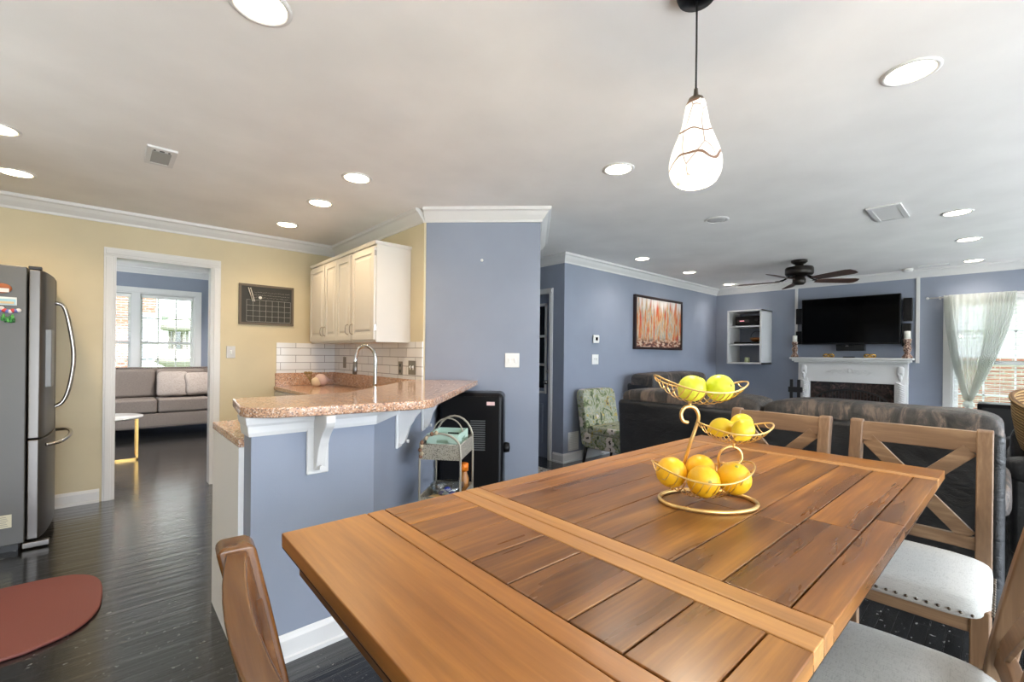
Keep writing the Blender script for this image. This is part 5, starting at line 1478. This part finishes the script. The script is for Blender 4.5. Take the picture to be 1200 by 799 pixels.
vs = []; fs = []
for j in range(8):
    for i in range(21):
        u = i / 20 - .5; vs.append((7.91 + .02 * math.sin(i * 1.6), .29 + u * (.06 + .03 * j), .64 - j * .05))
for j in range(7):
    for i in range(20): o = j * 21 + i; fs.append((o, o + 1, o + 22, o + 21))
MB().add(vs, fs, smooth=True).build('tail', SHEER, t, t)
SLAT = mat('white_slat', (.80, .80, .79), .5)
def blinds_x(y0, y1, z0, z1, x, label, tilt=.25, pitch=.048, name='window_blind'):
    t = thing(name, label, 'blinds', (x, (y0 + y1) / 2, z1))
    MB().box(x - .025, x + .025, y0, y1, z1 - .045, z1).build('head_rail', SLAT, t, t)
    mb = MB(); n = int((z1 - .06 - z0) / pitch)
    for k in range(n):
        z = z1 - .07 - k * pitch
        mb.bar((x, y0 + .005, z), (x, y1 - .005, z), .046, .003, (math.sin(tilt), 0, math.cos(tilt)))
    mb.build('slats', SLAT, t, t)
    mb = MB()
    for f in (.15, .5, .85): y = y0 + (y1 - y0) * f; mb.box(x - .0245, x - .0235, y - .002, y + .002, z0, z1 - .04).box(x + .0235, x + .0245, y - .002, y + .002, z0, z1 - .04)
    mb.build('ladder_cords', SLAT, t, t)
    MB().box(x - .025, x + .025, y0 + .005, y1 - .005, z0 - .02, z0).build('bottom_rail', SLAT, t, t)
    return t
blinds_x(-.37, .43, .47, 1.98, 8.065, 'white slatted blind behind the tied curtain')
blinds_x(-1.22, -.43, .47, 1.98, 8.065, 'white slatted blind at the right edge of the living room window')
def blinds_y(x0, x1, z0, z1, y, label, pitch=.034, tilt=.12):
    t = thing('window_blind', label, 'blinds', ((x0 + x1) / 2, y, z1))
    MB().box(x0, x1, y - .025, y + .025, z1 - .05, z1).build('head_rail', SLAT, t, t)
    mb = MB(); n = int((z1 - .06 - z0) / pitch)
    for k in range(n):
        z = z1 - .07 - k * pitch
        mb.bar((x0 + .005, y, z), (x1 - .005, y, z), .028, .0018, (0, math.sin(tilt), math.cos(tilt)))
    mb.build('slats', SLAT, t, t)
    mb = MB()
    for f in (.15, .5, .85): x = x0 + (x1 - x0) * f; mb.box(x - .0015, x + .0015, y - .017, y - .016, z0, z1 - .04)
    mb.build('ladder_cords', SLAT, t, t)
    MB().box(x0 + .005, x1 - .005, y - .015, y + .015, z0 - .015, z0).build('bottom_rail', SLAT, t, t)
    return t
blinds_y(-.47, .29, .90, 2.16, 9.335, 'white slatted blind on the left pane of the front room window')
blinds_y(.41, 1.10, .90, 2.16, 9.335, 'white slatted blind on the right pane of the front room window')

# ================================================================== FRONT ROOM FURNITURE
t = thing('fabric_sofa', 'taupe fabric sofa with nailhead trim under the front room window', 'sofa', (.1, 8.9, 0))
SX0, SX1 = -1.10, 1.345
MB().box(SX0, SX1, 9.03, 9.22, .12, 1.00).build('back_frame', TAUPE, t, t, bevel=.02, seg=3)
MB().box(SX0, SX1 - .08, 8.46, 9.03, .12, .33).build('seat_frame', TAUPE, t, t, bevel=.01)
for a, b in ((SX0, SX0 + .14), (SX1 - .12, SX1)): MB().box(a, b, 8.55, 9.05, .12, .68).build('armrest', TAUPE, t, t, bevel=.03, seg=3)
for a, b in ((SX0 + .15, -.27), (-.26, .575), (.585, SX1 - .125)):
    MB().box(a, b, 8.45, 9.0, .335, .545).build('seat_cushion', TAUPE, t, t, bevel=.035, seg=4)
    MB().box(a, b, 8.86, 9.04, .55, .975).build('back_cushion', TAUPE, t, t, bevel=.05, seg=4)
mb = MB()
x = SX0 + .02
while x < SX1 - .02:
    mb.blob((x, 9.026, .992), (.007, .006, .007), 1, 1, 6)
    if x < SX1 - .10: mb.blob((x, 8.458, .145), (.007, .006, .007), 1, 1, 6)
    x += .027
mb.build('nailhead_trim', BLACKM, t, t)
for x in (SX0 + .08, .1, SX1 - .12): MB().tube([(x, 8.52, .13), (x, 8.50, 0)], [.025, .015], 8).build('leg', BLACKM, t, t)
def pillow(x, y, z, s, rx, rz, lab):
    def f(p):
        k = (abs(p[0]) / s) * (abs(p[2]) / s)
        return [p[0] * (1 - .06 * (1 - abs(p[2]) / s)), p[1] * (1 - .55 * k), p[2] * (1 - .06 * (1 - abs(p[0]) / s))]
    M_ = Matrix.Rotation(rz, 4, 'Z') @ Matrix.Rotation(rx, 4, 'X')
    o = MB().blob((0, 0, 0), (s, .085, s), .35, .35, 32, M=M_, fn=f).build('throw_pillow', PILLOWM)
    # superellipsoid stands on its edge
    o.location = (x, y, z)
    tag(o, lab, 'pillow', 'pillows on the fabric sofa')
pillow(.78, 8.72, .750, .20, -.28, -.12, 'pale square pillow on the fabric sofa, the left one of two')
pillow(1.10, 8.66, .745, .185, -.35, .22, 'pale pillow on the fabric sofa leaning by its right arm')
t = thing('coffee_table', 'round white marble coffee table with gold frame legs in the front room', 'coffee table', (-.02, 6.95, 0))
MB().lathe([(0, .475), (.36, .475), (.365, .485), (.36, .495), (0, .495)], n=40).build('table_top', mat('white_marble', (.78, .78, .77), .15), t)
for s_ in (1, -1):
    mb = MB().box(s_ * .30 - .010, s_ * .30 + .010, -.19, -.17, 0, .475).box(s_ * .30 - .010, s_ * .30 + .010, .17, .19, 0, .475).box(s_ * .30 - .01, s_ * .30 + .01, -.19, .19, 0, .02)
    mb.build('leg_frame', GOLD, t)
MB().box(-.30, .30, -.19, -.17, 0, .02).build('floor_bar', GOLD, t)
t = thing('white_armchair', 'white upholstered armchair half hidden by the right side of the doorway', 'chair', (1.48, 7.2, 0))
WUP = linen('white_upholstery', (.62, .62, .62), 200)
MB().box(-.36, .36, -.36, .36, .10, .30).build('seat_frame', WUP, t, bevel=.05, seg=4)
MB().box(-.40, .36, -.38, .38, .29, .50).build('seat_cushion', WUP, t, bevel=.08, seg=5)
MB().box(.22, .40, -.38, .38, .28, .82).build('backrest', WUP, t, bevel=.06, seg=4)
for x in (-.3, .3):
    for y in (-.3, .3): MB().tube([(x, y, .12), (x, y, 0)], [.025, .018], 8).build('leg', BLACKM, t)
